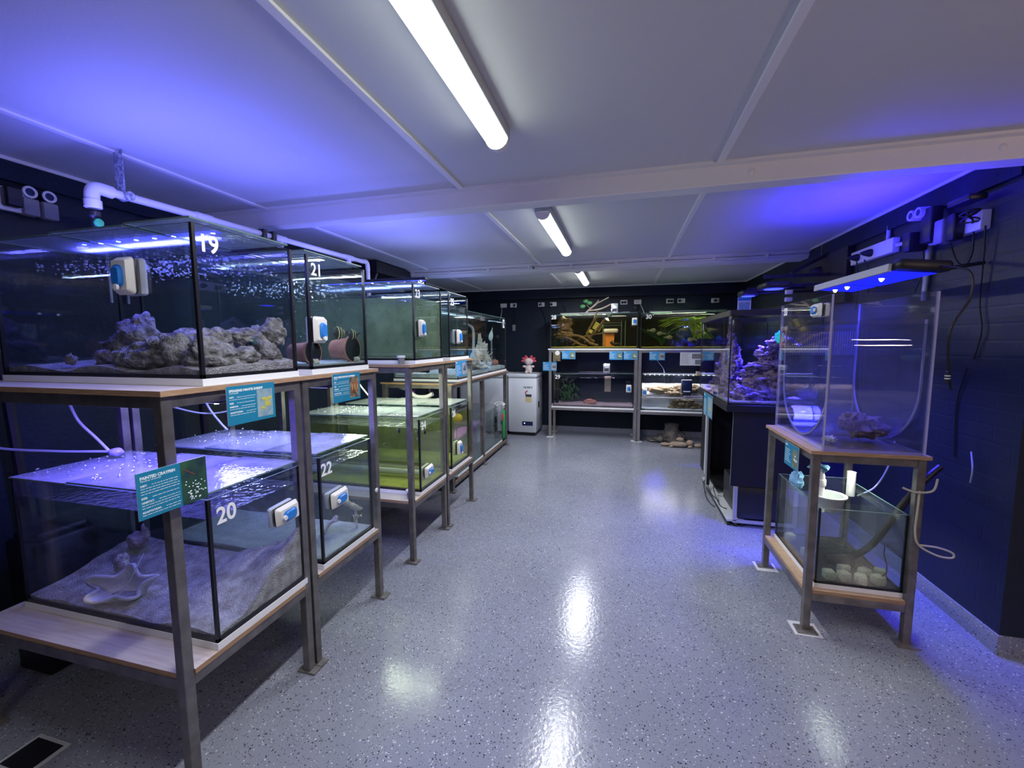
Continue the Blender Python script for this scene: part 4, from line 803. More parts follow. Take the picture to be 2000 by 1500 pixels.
for x, z, lab in ((-.58, 2.21, 'topmost green leaf on the branch above tank 28'), (-.63, 2.13, 'left green leaf on the branch above tank 28'), (-.52, 2.18, 'right green leaf on the branch above tank 28')):
    tag(MB().blob((x, 6.97, z), (.045,.012,.030), x*5, .1, 2, 10).build('leaf', M_leaf, None, smooth=True), lab, 'leaf', 'leaves above tank 28')
for (x, z, zb, y, lab) in ((-.13, 2.155, 2.0, 6.86, 'shiny foil food packet standing on tank 28'), (-.235, 1.215, 1.065, 6.90, 'shiny foil packet standing on tank 29')):
    e = empty('food_packet', (x, y, zb), lab, 'packet', 'foil food packets'); MB().rbox(-.055, .055, -.015, .015, 0, z-zb, .012).build('pouch', M_foil, e, smooth=40); MB().box(-.035, .03, -.017, -.0155, .025, .075).build('label', M_signb if zb > 2 else M_printd, e)
# tank 30 plants & fish
mb = MB(); rr = random.Random(9)
for i in range(46):
    x0 = rr.uniform(.75, 1.25); sx_ = rr.uniform(-.38, .25); mb.tube(curve_pts([(1.15+rr.uniform(-.1,.2), 7.0+rr.uniform(-.1,.1), 1.60), (1.05+sx_*.3, 6.98, 1.86), (x0, 6.93, 1.90+rr.uniform(-.03,.02)), (x0-.22, 6.9, 1.84+rr.uniform(-.07,.05))], 5), [.004]*15+[.002], 4)
tag(mb.build('ribbon_plant', M_plant, None, smooth=True), 'bright yellow-green ribbon plant arching under the surface of tank 30', 'water plant')
mb = MB()
for i in range(40): a_ = rr.uniform(-1.2, 1.2); l_ = rr.uniform(.16,.34); mb.tube(curve_pts([(.60, 7.05, 1.49), (.60+a_*l_*.4, 7.02, 1.49+l_*.6), (.60+a_*l_, 7.0, 1.49+l_*.9)], 4), [.005]*8+[.001], 4)
tag(mb.build('spiky_plant', M_plantd, None, smooth=True), 'dark green spiky plant at the left of tank 30', 'water plant')
tag(MB().blob((.98, 7.12, 1.64), (.18,.06,.14), 3, .3, 2, 16).build('dark_cave_rock', M_dblue, None, smooth=70), 'dark blue rounded cave behind the fish in tank 30', 'ornament')
for i, (x, z, lab) in enumerate(((.44, 1.73, 'leftmost upper silver fish in tank 30'), (.56, 1.68, 'silver fish left of the middle in tank 30'), (.68, 1.62, 'low silver fish near the middle of tank 30'), (1.10, 1.70, 'silver fish in the right middle of tank 30'), (1.16, 1.76, 'uppermost silver fish at the right of tank 30'), (1.0, 1.585, 'lowest silver fish at the right of tank 30'), (.90, 1.74, 'upper middle silver fish in tank 30'))):
    fish(lab, (x, 6.86, z), (-1 if i % 2 else 1, .1), .14, M_fishs, (), group='silver fish in tank 30', hgt=.24)
# tank 29 & bright tank
mb = MB()
for i in range(60): mb.blob((rr.gauss(-.88,.07), rr.uniform(6.95,7.15), rr.uniform(.58,.86)), (.02,.008,.03), i, .2, 2, 5)
tag(mb.build('dark_water_plant', M_plantd, None, smooth=True), 'dark leafy plant at the left of tank 29', 'water plant')
tag(MB().blob((-.50, 6.98, .575), (.10,.06,.05), 3, .4, 2, 14).build('orange_brown_rock', M_terra, None, smooth=70), 'rusty brown rock on the gravel of tank 29', 'rock')
tag(MB().box(-.27, -.17, 7.0, 7.02, .75, 1.0).build('tan_filter_panel', M_stone, None), 'tan upright filter panel at the back of tank 29', 'filter')
tag(MB().tube([(-1.03, 6.95, .56), (-1.03, 6.95, .95)], .022, 10).build('heater_tube', M_blackp, None, smooth=True), 'dark heater tube in the left corner of tank 29', 'heater')
for i, (c, d, lab) in enumerate((((.62, 7.0, .80), (.22,.05,.055), 'long brown rock ridge along the bright lower tank'), ((.98, 7.02, .83), (.18,.05,.07), 'brown rock behind the blue filter in the bright lower tank'), ((.78, 6.94, .755), (.12,.04,.035), 'small brown rock in the middle of the bright lower tank'))):
    tag(MB().blob(c, d, i*3, .5, 2.2, 18).build('brown_rock', M_stoneb, None, smooth=70), lab, 'rock', 'brown rocks in the bright tank')
for i in range(13):
    x = .76 + (i % 5)*.105 + .03*(i//5); z = .545 + .048*(i//5)
    tag(MB().blob((x, 6.90+.02*((i*7) % 3), z), (.058,.04,.030), i, .25, 1.5, 10).build('river_stone', M_stoneb, None, smooth=70), 'brown river stone in the pile at the right of the bright lower tank', 'stone', 'pile of brown river stones in the bright lower tank')
e = empty('hanging_filter', (.95, 6.815, .78), 'dark blue hang-on filter box on the bright lower tank', 'filter'); MB().rbox(-.075, .075, -.045, .03, 0, .20, .015).build('body', M_dblue, e, smooth=40); MB().rbox(-.06, .06, -.05, .03, -.04, 0, .01).build('pump', M_blackp, e, smooth=40); MB().box(-.05, .05, -.0475, -.0455, .02, .035).build('label', M_print, e)
tag(MB().box(.30, 1.59, 6.80, 6.826, .685, .705).build('front_brace', M_alu, None, bevel=.003), 'pale horizontal brace bar across the bright lower tank', 'brace')
tag(MB().box(.93, 1.20, 6.83, 6.87, .712, .728).build('blue_lit_strip', M_acryedge, None), 'short blue clear strip above the brace of the bright tank', 'strip')
tag(MB().rbox(1.10, 1.22, 6.9, 7.0, 1.04, 1.10, .01).build('food_tub', M_gold, None, smooth=40), 'small yellow and white food tub on the bright lower tank', 'tub')
# stump and stones on the floor
mb = MB().lathe([(.20,0),(.17,.05),(.12,.14),(.10,.22),(.105,.26),(.085,.262),(.075,.2)], (.78, 7.0, 0), 'z', 26)
for a_ in (0, 1, 2.2, 3.3, 4.4, 5.4): mb.tube(curve_pts([(.78+.1*math.cos(a_), 7+.1*math.sin(a_)*.7, .12), (.78+.2*math.cos(a_), 7+.17*math.sin(a_)*.8, .05), (.78+.28*math.cos(a_), 7+.24*math.sin(a_)*.8, .015)]), [.045]*8+[.02]*8+[.012], 8)
tag(mb.build('tree_stump_ornament', M_wooddk, None, smooth=60), 'dark hollow tree-stump ornament on the floor under the back rack', 'ornament')
tag(MB().blob((.50, 6.85, .03), (.10,.06,.03), 3, .6, 2, 12).blob((.60, 6.80, .045), (.08,.06,.045), 7, .6, 2, 12).build('dark_root', M_wooddk, None, smooth=60), 'dark gnarled root on the floor left of the stump', 'driftwood')
for c, d, lab in (((.655, 6.60, .025), (.075,.045,.025), 'flat tan stone at the left of the floor pile'), ((.83, 6.56, .042), (.125,.06,.040), 'largest tan stone in the floor pile'), ((.86, 6.60, .108), (.058,.04,.030), 'pale stone resting on top of the largest one'), ((1.0, 6.62, .05), (.055,.045,.05), 'upright pinkish stone right of the largest one'), ((1.11, 6.58, .032), (.052,.04,.032), 'rounded stone at the right end of the floor pile'), ((.73, 6.52, .016), (.03,.025,.016), 'small pale pebble between the left and largest stones'), ((.99, 6.53, .018), (.035,.025,.018), 'small pale pebble in front of the pinkish stone')):
    tag(MB().blob(c, d, c[0]*7, .12, 1.3, 14).build('floor_stone', M_stone, None, smooth=True), lab, 'stone', 'stones on the floor under the back rack')
# ------------------------------------------------------------------ reef tank rocks
rr = random.Random(12)
def spire(x, y, z0, z1, r0, m, name, label, n=9):
    mb = MB()
    for i in range(n):
        t = i/(n-1); mb.blob((x+rr.uniform(-.03,.03), y+rr.uniform(-.05,.05)*(1-t*.5), z0+(z1-z0)*t), (r0*(1.05-.7*t), r0*(1.25-.8*t), (z1-z0)/n*1.1), i+x*10, .65, 2.6, 16)
    return tag(mb.build(name, m, None, smooth=60), label, 'rock', 'rocks in the reef aquarium')
spire(.96, 4.12, 1.07, 1.66, .07, M_reef, 'reef_rock', 'tallest thin reef spire at the near glass of the reef aquarium')
spire(.97, 4.36, 1.07, 1.48, .09, M_reef, 'reef_rock', 'middle reef spire of the reef aquarium')
spire(.96, 4.60, 1.07, 1.36, .09, M_reef, 'reef_rock', 'lower reef spire toward the far end of the reef aquarium')
def mound(parts, m, label):
    mb = MB()
    for i, (c, d) in enumerate(parts): mb.blob(c, d, i*2.3+c[0]*5, .55, 2.5, 18)
    return tag(mb.build('reef_rock', m, None, smooth=60), label, 'rock', 'rocks in the reef aquarium')
mound([((1.04, 3.92, 1.10), (.13,.07,.06)), ((1.20, 3.95, 1.12), (.13,.07,.07)), ((.98, 3.93, 1.14), (.05,.05,.04))], M_reef, 'broad low reef rock at the near glass')
mound([((1.10, 3.98, 1.20), (.10,.07,.06)), ((1.22, 3.97, 1.24), (.11,.08,.06)), ((1.31, 3.98, 1.17), (.12,.09,.07))], M_reefd, 'brown reef rock in the middle of the near mound')
mound([((1.14, 4.02, 1.33), (.11,.07,.04)), ((1.26, 4.00, 1.36), (.13,.08,.045)), ((1.05, 4.02, 1.28), (.07,.06,.035))], M_reef, 'plate-like reef ledge halfway up the near mound')
mound([((1.20, 4.03, 1.45), (.09,.07,.06)), ((1.28, 4.02, 1.54), (.09,.07,.05)), ((1.36, 4.02, 1.45), (.08,.08,.10))], M_reef, 'top reef rock of the near mound beside the cyan coral')
tag(MB().blob((1.255, 3.95, 1.585), (.035,.03,.045), 3, .4, 3, 14).build('cyan_coral', M_cyan, None, smooth=60), 'glowing cyan coral at the top of the reef mound', 'coral')
tag(MB().rbox(.875, .945, 3.82, 3.90, 1.62, 1.73, .01).build('black_pump_box', M_blackp, None, smooth=40), 'black overflow pump at the near top corner of the reef aquarium', 'pump')
tag(MB().rbox(1.04, 1.075, 4.6, 4.65, 1.47, 1.56, .01).build('white_flow_pump', M_white, None, smooth=40), 'small white flow pump at the back of the reef aquarium', 'pump')
# reef cabinet
e = empty('reef_cabinet', (1.20, 4.45, 0), 'black aquarium cabinet carrying the reef aquarium, open toward the aisle', 'cabinet')
MB().box(-.36, .33, -.68, .68, .975, 1.033).build('top_board', M_blackm, e, bevel=.003)
MB().box(-.30, .32, -.66, -.645, .35, .975).build('near_panel', M_blackm, e); MB().box(-.30, .32, .63, .645, .10, .975).build('far_panel', M_blackm, e); MB().box(.30, .315, -.64, .63, .35, .975).build('back_panel', M_blackm, e)
MB().box(-.30, -.285, -.645, -.635, .355, .975).build('edge_strip', M_grey, e)
MB().box(-.315, -.30, .44, .64, .14, .97).build('door', M_blackm, e); MB().box(-.35, -.315, .10, .115, .10, .97).build('door', M_blackm, e)
MB().box(-.32, -.30, .34, .40, .14, .86).build('slotted_upright', M_lgrey, e); MB().box(-.355, -.345, .095, .120, .06, .95).build('door_edge', M_alu, e)
MB().box(-.28, .30, .0, .62, .10, .115).build('base_board', M_blackm, e)
e = empty('power_board', (.885, 4.60, .86), 'black and white power board with plugs under the reef aquarium', 'power board')
MB().box(-.015, .01, -.16, .10, 0, .09).build('body', M_blackp, e, bevel=.004)
for i in range(3): MB().rbox(-.04, -.015, -.13+i*.07, -.09+i*.07, .02, .07, .006).build('plug', M_lgrey if i != 1 else M_blackp, e, smooth=40)
e = empty('equipment_trolley', (1.16, 4.05, 0), 'aluminium framed trolley with a black box under the reef cabinet', 'trolley')
for x in (-.235, .21): MB().box(x, x+.03, -.27, -.245, .05, .345).build('upright', M_alu, e, bevel=.002)
MB().box(-.235, .24, -.27, -.245, .035, .06).build('lower_rail', M_alu, e, bevel=.002); MB().box(-.235, .24, .3, .32, .035, .06).build('lower_rail', M_alu, e)
MB().rbox(-.195, .20, -.24, .28, .065, .34, .01).build('black_box', M_blackp, e, smooth=40)
for x in (-.21, .21):
    for y in (-.25, .29): MB().lathe([(.012,-.012),(.017,-.010),(.017,.010),(.012,.012)], (x, y, .018), 'x', 12).build('caster', M_blackp, e, smooth=40)
e = empty('grey_plank', (.94, 4.40, 0), 'grey-white plank on runners along the foot of the reef cabinet', 'plank')
MB().box(-.055, .08, -.61, .55, .040, .058).build('board', M_lgrey, e, bevel=.002); MB().box(-.05, -.03, -.60, .54, 0, .040).box(.05, .07, -.60, .54, 0, .040).build('runner', M_blackp, e)
for i, c in enumerate(([(.90, 4.80, .10), (.865, 4.72, .07), (.85, 4.6, .02), (.84, 4.45, .006), (.845, 4.3, .006), (.87, 4.2, .004)], [(.90, 4.65, .12), (.87, 4.55, .10), (.875, 4.4, .064), (.90, 4.2, .064)], [(.905, 4.45, .15), (.88, 4.3, .12), (.89, 4.1, .064), (.93, 4.02, .064)])):
    cord('power_cable', c, .005, M_cord, ['outermost black cable drooping to the floor by the reef cabinet', 'middle black cable over the grey plank', 'nearest black cable over the grey plank'][i], group='cables by the reef cabinet')
# ------------------------------------------------------------------ tank 33 rock, sump contents
tag(MB().blob((1.29, 2.72, 1.085), (.085,.10,.060), 3, .55, 2.0, 22).blob((1.23, 2.71, 1.11), (.05,.06,.045), 5, .5, 2.2, 18).blob((1.33, 2.66, 1.08), (.05,.06,.035), 8, .5, 2.2, 18).build('purple_rock', M_reefd, None, smooth=60), 'dark purple-brown rock at the bottom of clear tank 33', 'rock')
tag(MB().blob((1.10, 2.62, 1.02), (.03,.04,.014), 3, .7, 4, 14).build('clear_rubble', M_coral, None, smooth=60), 'small pale rubble heap beside the drum in tank 33', 'rubble')
cubes = [(1.105, 2.535, 0), (1.175, 2.535, .3), (1.245, 2.520, -.3), (1.33, 2.535, .2), (1.30, 2.60, .5), (1.375, 2.61, -.4), (1.09, 2.78, .2), (1.07, 2.98, .1), (1.21, 2.62, .7)]
for i, (x, y, r) in enumerate(cubes):
    lab = ['leftmost media block along the near glass of the right sump', 'second media block along the near glass', 'front middle media block in the right sump', 'front right media block in the right sump', 'media block behind the front right one', 'media block in the right corner of the sump', 'media block halfway along the left glass of the sump', 'media block at the far left of the sump', 'media block lying under the black pump'][i]
    o = MB().rbox(-.026, .026, -.026, .026, 0, .046, .010).build('media_block', M_cube, None, smooth=40); o.location = (x, y, .2725); o.rotation_euler = (0, 0, r); tag(o, 'cream porous ' + lab if not lab.startswith('cream') else lab, 'filter media', 'filter media blocks in the right sump')
e = empty('submersible_pump', (1.19, 2.66, .325), 'black submersible pump in the right sump', 'pump')
MB().lathe([(.0,-.06),(.032,-.055),(.036,0),(.036,.05),(.02,.062),(0,.062)], (0,0,0), 'x', 18).build('body', M_blackp, e, smooth=40); MB().lathe([(.040,.05),(.040,.075),(.034,.08)], (0,0,0), 'x', 18).build('intake', M_blackp, e, smooth=40)
tag(MB().tube(curve_pts([(1.26, 2.66, .345), (1.34, 2.62, .46), (1.45, 2.60, .70), (1.52, 2.59, .83), (1.60, 2.62, .90)]), .017, 10).build('black_hose', M_blackp, None, smooth=True), 'thick black hose rising out of the right sump', 'hose')
cord('pump_cable', [(1.27, 2.62, .31), (1.31, 2.56, .29), (1.355, 2.53, .33), (1.36, 2.53, .38), (1.345, 2.53, .44), (1.35, 2.54, .49)], .003, M_cord, 'thin black pump cord curling in the right sump')
e = empty('strainer_cup', (1.175, 2.76, .575), 'white translucent oval strainer cup hung in the right sump', 'strainer')
MB().lathe([(.055,0),(.062,.01),(.075,.075),(.088,.085),(.088,.092),(.072,.090),(.058,.012)], (0,0,0), 'z', 24).build('cup', M_lgrey, e, smooth=50)
e = empty('drain_elbow', (1.14, 2.78, .62), 'white pipe with an elbow top standing in the strainer cup', 'pipe'); MB().tube(curve_pts([(0,0,0), (0,0,.12), (-.005,0,.16), (-.03,0,.185)], 6), .019, 12).build('pipe', M_pvc, e, smooth=True); MB().lathe([(.023,.09),(.025,.095),(.025,.125),(.023,.13)], (0,0,0), 'z', 14).build('collar', M_pvc, e, smooth=40)
tag(MB().blob((1.13, 2.80, .81), (.05,.04,.022), 3, .5, 2, 14).build('blue_cloth', M_cloth, None, smooth=True), 'crumpled light blue cloth around the drain elbow', 'cloth')
tag(MB().blob((1.075, 2.95, .68), (.035,.05,.06), 5, .4, 2, 12).build('blue_glove', M_cloth, None, smooth=True), 'light blue rag hung on the far end of the right sump', 'cloth')
tag(MB().tube([(1.295, 2.79, .66), (1.295, 2.79, .80)], .021, 14).build('white_standpipe', M_pvc, None, smooth=40), 'short white standpipe in the right sump', 'pipe')
# cords on the right leg
cord('beige_string', [(1.35, 2.44, .83), (1.40, 2.43, .815), (1.46, 2.42, .83), (1.475, 2.42, .89)], .005, M_hose, 'short beige cord tied across the near right rack leg', 'string', 'beige strings on the rack leg')
cord('beige_string', [(1.42, 2.44, .82), (1.415, 2.435, .72), (1.41, 2.43, .62), (1.43, 2.43, .55), (1.50, 2.42, .51), (1.56, 2.42, .505), (1.56, 2.42, .53), (1.50, 2.42, .55), (1.43, 2.43, .55)], .005, M_hose, 'long beige cord looping off the near right rack leg', 'string', 'beige strings on the rack leg')
cord('air_hose', [(1.60, 3.0, .95), (1.58, 3.0, .80), (1.52, 3.0, .66), (1.42, 2.98, .60)], .005, M_clearhose, 'pale air hose hanging behind the right sump', 'hose')
cord('air_hose', [(1.81, 2.75, .96), (1.79, 2.7, .88), (1.80, 2.72, .80)], .004, M_clearhose, 'short pale hose curve against the right wall', 'hose')
# ------------------------------------------------------------------ power outlets
def outlet(label, org, fr, plugs=(), w_=.115, h_=.072, dep=.02, group='power outlets on the back wall'):
    e = empty('power_outlet'); frame(e, org, *fr); tag(e, label, 'power outlet', group)
    MB().rbox(-w_/2, w_/2, -h_/2, h_/2, 0, dep, .006).build('plate', M_white, e, smooth=40)
    for x in plugs: MB().lathe([(.022,dep),(.020,dep+.025),(.012,dep+.035)], (x, -.002, 0), 'z', 14).build('plug', M_blackp, e, smooth=40)
    return e
def wp(x): return (x, 7.349, 2.21)
BO = 'power outlets on the back wall'
for x, pl, lab in ((-2.06, (), 'leftmost white outlet on the back wall with a white cord'), (-1.88, (.02,), 'white outlet with one black plug, second from the left on the back wall'), (-1.38, (-.02, .0), 'white outlet with a dark round plug above the gap left of tank 28'), (-1.17, (-.03,), 'white outlet with dark plug at the left end above tank 28'), (.01, (-.025,.02), 'white outlet with two black plugs above the right part of tank 28'), (.23, (), 'white outlet with a white round plug between tanks 28 and 30'), (.73, (-.02,.025), 'white outlet with two black plugs above tank 30'), (.90, (-.025,), 'white outlet with one black plug, rightmost above tank 30')):
    outlet(lab, wp(x), FY, pl)
for x, m, lab in ((-1.385, M_lgrey, 'round ring plug in the outlet left of tank 28'), (.215, M_lgrey, 'pale round plug in the outlet between tanks 28 and 30')):
    o = MB().tube([(x+.022*math.cos(i*PI/8), 7.30, 2.215+.022*math.sin(i*PI/8)) for i in range(16)], .006, 6, closed=True).build('round_plug', m, None, smooth=True); tag(o, lab, 'plug')
tag(MB().rbox(-1.90, -1.845, 7.325, 7.349, 1.76, 1.87, .006).build('power_adapter', M_grey, None, smooth=40), 'grey adapter hanging on its cord on the back wall above the freezer', 'adapter')
tag(MB().rbox(.17, .235, 7.315, 7.349, 2.08, 2.15, .006).build('power_adapter', M_blackp, None, smooth=40), 'black adapter below the outlet between tanks 28 and 30', 'adapter')
for c, m, lab in (([(-1.87, 7.33, 2.19), (-1.868, 7.335, 2.0), (-1.87, 7.335, 1.87)], M_cord, 'thin black cord from outlet to the grey adapter'), ([(-2.09, 7.32, 2.20), (-2.09, 7.31, 2.08), (-2.12, 7.3, 1.95)], M_wcord, 'white cord hanging from the leftmost back outlet'), ([(.25, 7.29, 2.20), (.29, 7.25, 2.12), (.33, 7.2, 2.02)], M_wcord, 'white cord running from the outlet down to tank 30'), ([(.50, 6.9, 1.30), (.56, 6.9, 1.22), (.62, 6.92, 1.14), (.64, 6.95, 1.07)], M_wcord, 'white cord running down to the bright diode strip'), ([(-1.0, 7.33, 2.19), (-.96, 7.3, 2.12), (-.94, 7.25, 2.0)], M_cord, 'dark cord above the left end of tank 28'), ([(-1.40, 7.335, 2.18), (-1.30, 7.335, 1.9), (-1.28, 7.335, 1.5)], M_cord, 'black cord running down left of tank 28')):
    cord('hanging_cable', c, .004, m, lab, 'cord', 'cords on the back wall', 5)
cord('soffit_cable', [(-1.9, 7.335, 2.285), (-.9, 7.335, 2.27), (.0, 7.335, 2.29), (1.6, 7.335, 2.285)], .008, M_cord, 'black cable sagging under the dark beam on the back wall')
# right wall outlets (facing -x)
for y0, y1, z, pl, lab in ((4.36, 4.80, 2.225, (.06, .13), 'far white outlet strip on the right wall with two black plugs'), (3.55, 4.10, 2.21, (-.02, .16), 'middle white outlet strip on the right wall above the blue panel'), (2.80, 3.20, 2.175, (), 'nearest long white outlet strip on the right wall')):
    e = empty('power_outlet'); frame(e, (1.829, (y0+y1)/2, z), *FNX); tag(e, lab, 'power outlet', 'outlet strips on the right wall'); h_ = (y1-y0)/2
    MB().box(-h_, h_, -.05, .05, 0, .045).build('plate', M_white, e, bevel=.004)
    for x in pl: MB().lathe([(.028,.045),(.028,.06),(.015,.10),(.008,.115)], (-x, -.005, 0), 'z', 14).build('plug', M_blackp, e, smooth=40)
for pts, lab in (([(1.812, 4.36, 2.22), (1.812, 4.10, 2.21)], 'horizontal conduit between the far and middle right outlets'), ([(1.812, 3.55, 2.205), (1.812, 3.20, 2.19)], 'horizontal conduit between the middle and nearest right outlets'), ([(1.812, 4.69, 2.45), (1.812, 4.69, 2.275)], 'short upright conduit above the far right outlet'), ([(1.812, 3.225, 2.13), (1.812, 3.235, 1.80)], 'upright conduit below the nearest right outlet'), ([(1.812, 3.66, 2.36), (1.812, 3.66, 2.26)], 'short grey tube above the middle right outlet')):
    tag(MB().tube(pts, .013, 10).build('conduit', M_lgrey, None, smooth=40), lab, 'conduit', 'conduits on the right wall')
def plugblock(name, y0, y1, z0, z1, x0, m, lab, cat='adapter'): tag(MB().rbox(x0, 1.783, y0, y1, z0, z1, .01).build(name, m, None, smooth=40), lab, cat, 'adapters on the right wall')
plugblock('power_adapter', 2.97, 3.04, 2.10, 2.23, 1.72, M_grey, 'grey adapter in the middle of the nearest right outlet strip')
plugblock('power_adapter', 2.90, 2.96, 2.10, 2.24, 1.73, M_blackp, 'black adapter beside the grey one on the nearest outlet strip')
plugblock('power_adapter', 3.07, 3.16, 2.13, 2.33, 1.72, M_blackp, 'tall black adapter at the far end of the nearest outlet strip')
plugblock('power_adapter', 3.18, 3.25, 2.10, 2.21, 1.68, M_blackp, 'black timer at the far end of the nearest outlet strip')
plugblock('power_adapter', 2.76, 2.92, 2.27, 2.30, 1.70, M_blackp, 'flat black box above the near end of the nearest outlet strip')
for y, lab in ((3.22, 'pale ring socket on the right wall, farther of two'), (3.15, 'pale ring socket on the right wall, nearer of two')):
    e = empty('timer_dial', (1.70, y, 2.315), lab, 'timer', 'ring timers on the right wall'); MB().lathe([(.018,0),(.030,-.004),(.032,0),(.032,.05)], (0,0,0), 'x', 20).build('ring', M_lgrey, e, smooth=40); MB().lathe([(0,-.0015),(.019,-.0012)], (0,0,0), 'x', 20).build('dial', M_dblue, e)
cr = [(1.76+.03*math.sin(i*1.7), 2.83+.035*math.cos(i*2.1), 2.20+.03*math.sin(i*.9)) for i in range(16)]
cord('cord_tangle', cr, .004, M_cord, 'small tangle of black cord on the near end of the outlet strip')
for c, lab in (([(1.80, 2.79, 2.14), (1.805, 2.79, 2.0), (1.815, 2.80, 1.75), (1.815, 2.77, 1.6), (1.82, 2.81, 1.45)], 'black cord hanging down the right wall past tank 33'), ([(1.77, 2.98, 2.10), (1.80, 2.97, 2.0), (1.81, 2.92, 1.96), (1.80, 2.86, 2.02), (1.79, 2.85, 2.13)], 'black cord loop below the nearest outlet strip'), ([(1.77, 3.20, 2.10), (1.79, 3.22, 1.98), (1.77, 3.25, 1.85)], 'thin black cord hanging from the timer'), ([(1.75, 3.82, 2.16), (1.78, 3.80, 2.05), (1.78, 3.8, 1.9)], 'thin black cord below the middle outlet strip'), ([(1.76, 3.95, 2.17), (1.79, 3.97, 2.0), (1.79, 3.98, 1.8)], 'thin black cord farther along below the middle outlet strip'), ([(1.815, 2.84, 1.40), (1.822, 2.9, 1.2), (1.822, 2.88, .9)], 'faint dark cord on the wall right of tank 33')):
    cord('hanging_cable', c, .0045, M_cord, lab, 'cord', 'cords on the right wall', 5)
# dark bracket & shelf arms behind reef
e = empty('wall_bracket', (1.60, 4.45, 2.13), 'black bracket frame on the right wall carrying the reef lamps', 'bracket')
MB().box(-.35, .22, -.02, .0, 0, .03).box(-.35, .22, .5, .52, -.05, -.02).box(.18, .225, -.3, .6, -.25, .2).build('arms', M_blackp, e)
MB().box(-.10, .22, .1, .13, .12, .15, rot=Matrix.Rotation(-.5, 3, 'Y')).build('brace', M_blackp, e)
for z in (2.00, 1.93): tag(MB().rbox(1.50, 1.56, 4.62, 4.66, z, z+.04, .008).build('pipe_clip', M_white, None, smooth=40), '%s white clip on the dark bracket by the reef lamps' % ('upper' if z > 1.95 else 'lower'), 'clip')
outlet('white outlet with black plug behind the reef lamps', (1.40, 7.349, 2.20), FY, (.0,))
# ------------------------------------------------------------------ freezers and plush
def freezer(x0, x1, y0, y1, lab, deco=True):
    e = empty('chest_freezer', ((x0+x1)/2, (y0+y1)/2, 0), lab, 'freezer', 'white chest freezers'); hx, hy = (x1-x0)/2, (y1-y0)/2
    MB().rbox(-hx, hx, -hy, hy, .06, .965, .015).build('body', M_freezer, e, smooth=40); MB().rbox(-hx-.004, hx+.004, -hy-.006, hy, .975, 1.035, .02).build('lid', M_freezer, e, smooth=40)
    MB().box(-hx+.01, hx-.01, -hy+.01, hy-.01, .96, .98).build('gasket', M_grey, e); MB().box(-hx+.03, hx-.03, -hy+.05, hy-.03, 0, .06).build('plinth', M_blackp, e)
    if deco:
        MB().box(-.0, .18, -hy-.004, -hy+.001, .175, .245).build('control_panel', M_dblue, e); MB().lathe([(0,-.006),(.008,-.004)], (.04, -hy, .215), 'y', 10).build('dial', E_lav, e)
        MB().box(.06, .16, -hy-.002, -hy+.001, .66, .70).build('energy_label', M_printd, e); MB().box(.06, .16, -hy-.002, -hy+.001, .57, .655).build('energy_label', M_gold, e, )
        a_ = MB().tube([(.09+.03*math.cos(t/8*PI*.75+PI*.25+.6)-.0, -hy-.0015, .72+.035*math.sin(t/8*PI*.75+PI*.25+.6)) for t in range(9)], .008, 6); a_.build('energy_star_band', M_red2, e)
        b_ = empty('brand_lettering'); b_.parent = e; frame_m = Matrix(((1,0,0,.02),(0,0,-1,-hy-.001),(0,1,0,.80),(0,0,0,1))); b_.matrix_local = frame_m
        text('lettering', 'HUSKY', .045, M_printd, b_, off=.001, ext=.0003, sx=1.1)
        MB().box(hx-.001, hx+.004, -.12, -.02, .46, .56).build('side_vent', M_blackp, e)
        MB().box(hx-.001, hx+.003, -.02, .18, .34, .50).build('side_panel', M_lgrey, e)
    return e
freezer(-1.835, -1.355, 6.78, 7.32, 'white chest freezer on the back wall carrying the plush toy')
freezer(-2.92, -1.86, 6.70, 7.32, 'second white chest freezer behind the long left rack', False)
e = empty('plush_axolotl', (-1.53, 7.0, 1.036), 'pale pink plush axolotl with red feathery gills sitting on the freezer', 'plush toy')
MB().blob((0,0,.075), (.062,.045,.075), 0, .05, 1, 16).blob((0,-.005,.195), (.075,.06,.06), 2, .04, 1, 18).blob((-.035,-.03,.022), (.026,.035,.024), 1, .03, 1, 12).blob((.035,-.03,.022), (.026,.035,.024), 1, .03, 1, 12).blob((-.07,-.02,.115), (.034,.02,.02), 1, .03, 1, 12).blob((.07,-.02,.115), (.034,.02,.02), 1, .03, 1, 12).build('body', M_pink, e, smooth=True)
for sgn in (-1, 1):
    g = MB()
    for a_ in (0, .55, 1.1):
        for q in range(3): rr_ = .066+.016*q; g.blob((sgn*math.cos(a_)*rr_*1.15, 0, .205+math.sin(a_)*rr_*.9), (.021-.002*q,.016,.021-.002*q), q+a_, .5, 3, 8)
    g.build('gill', M_gill, e, smooth=True)
    MB().blob((sgn*.035, -.062, .195), (.006,.004,.007), 0, 0, 1, 8).build('eye', M_blackp, e, smooth=True)
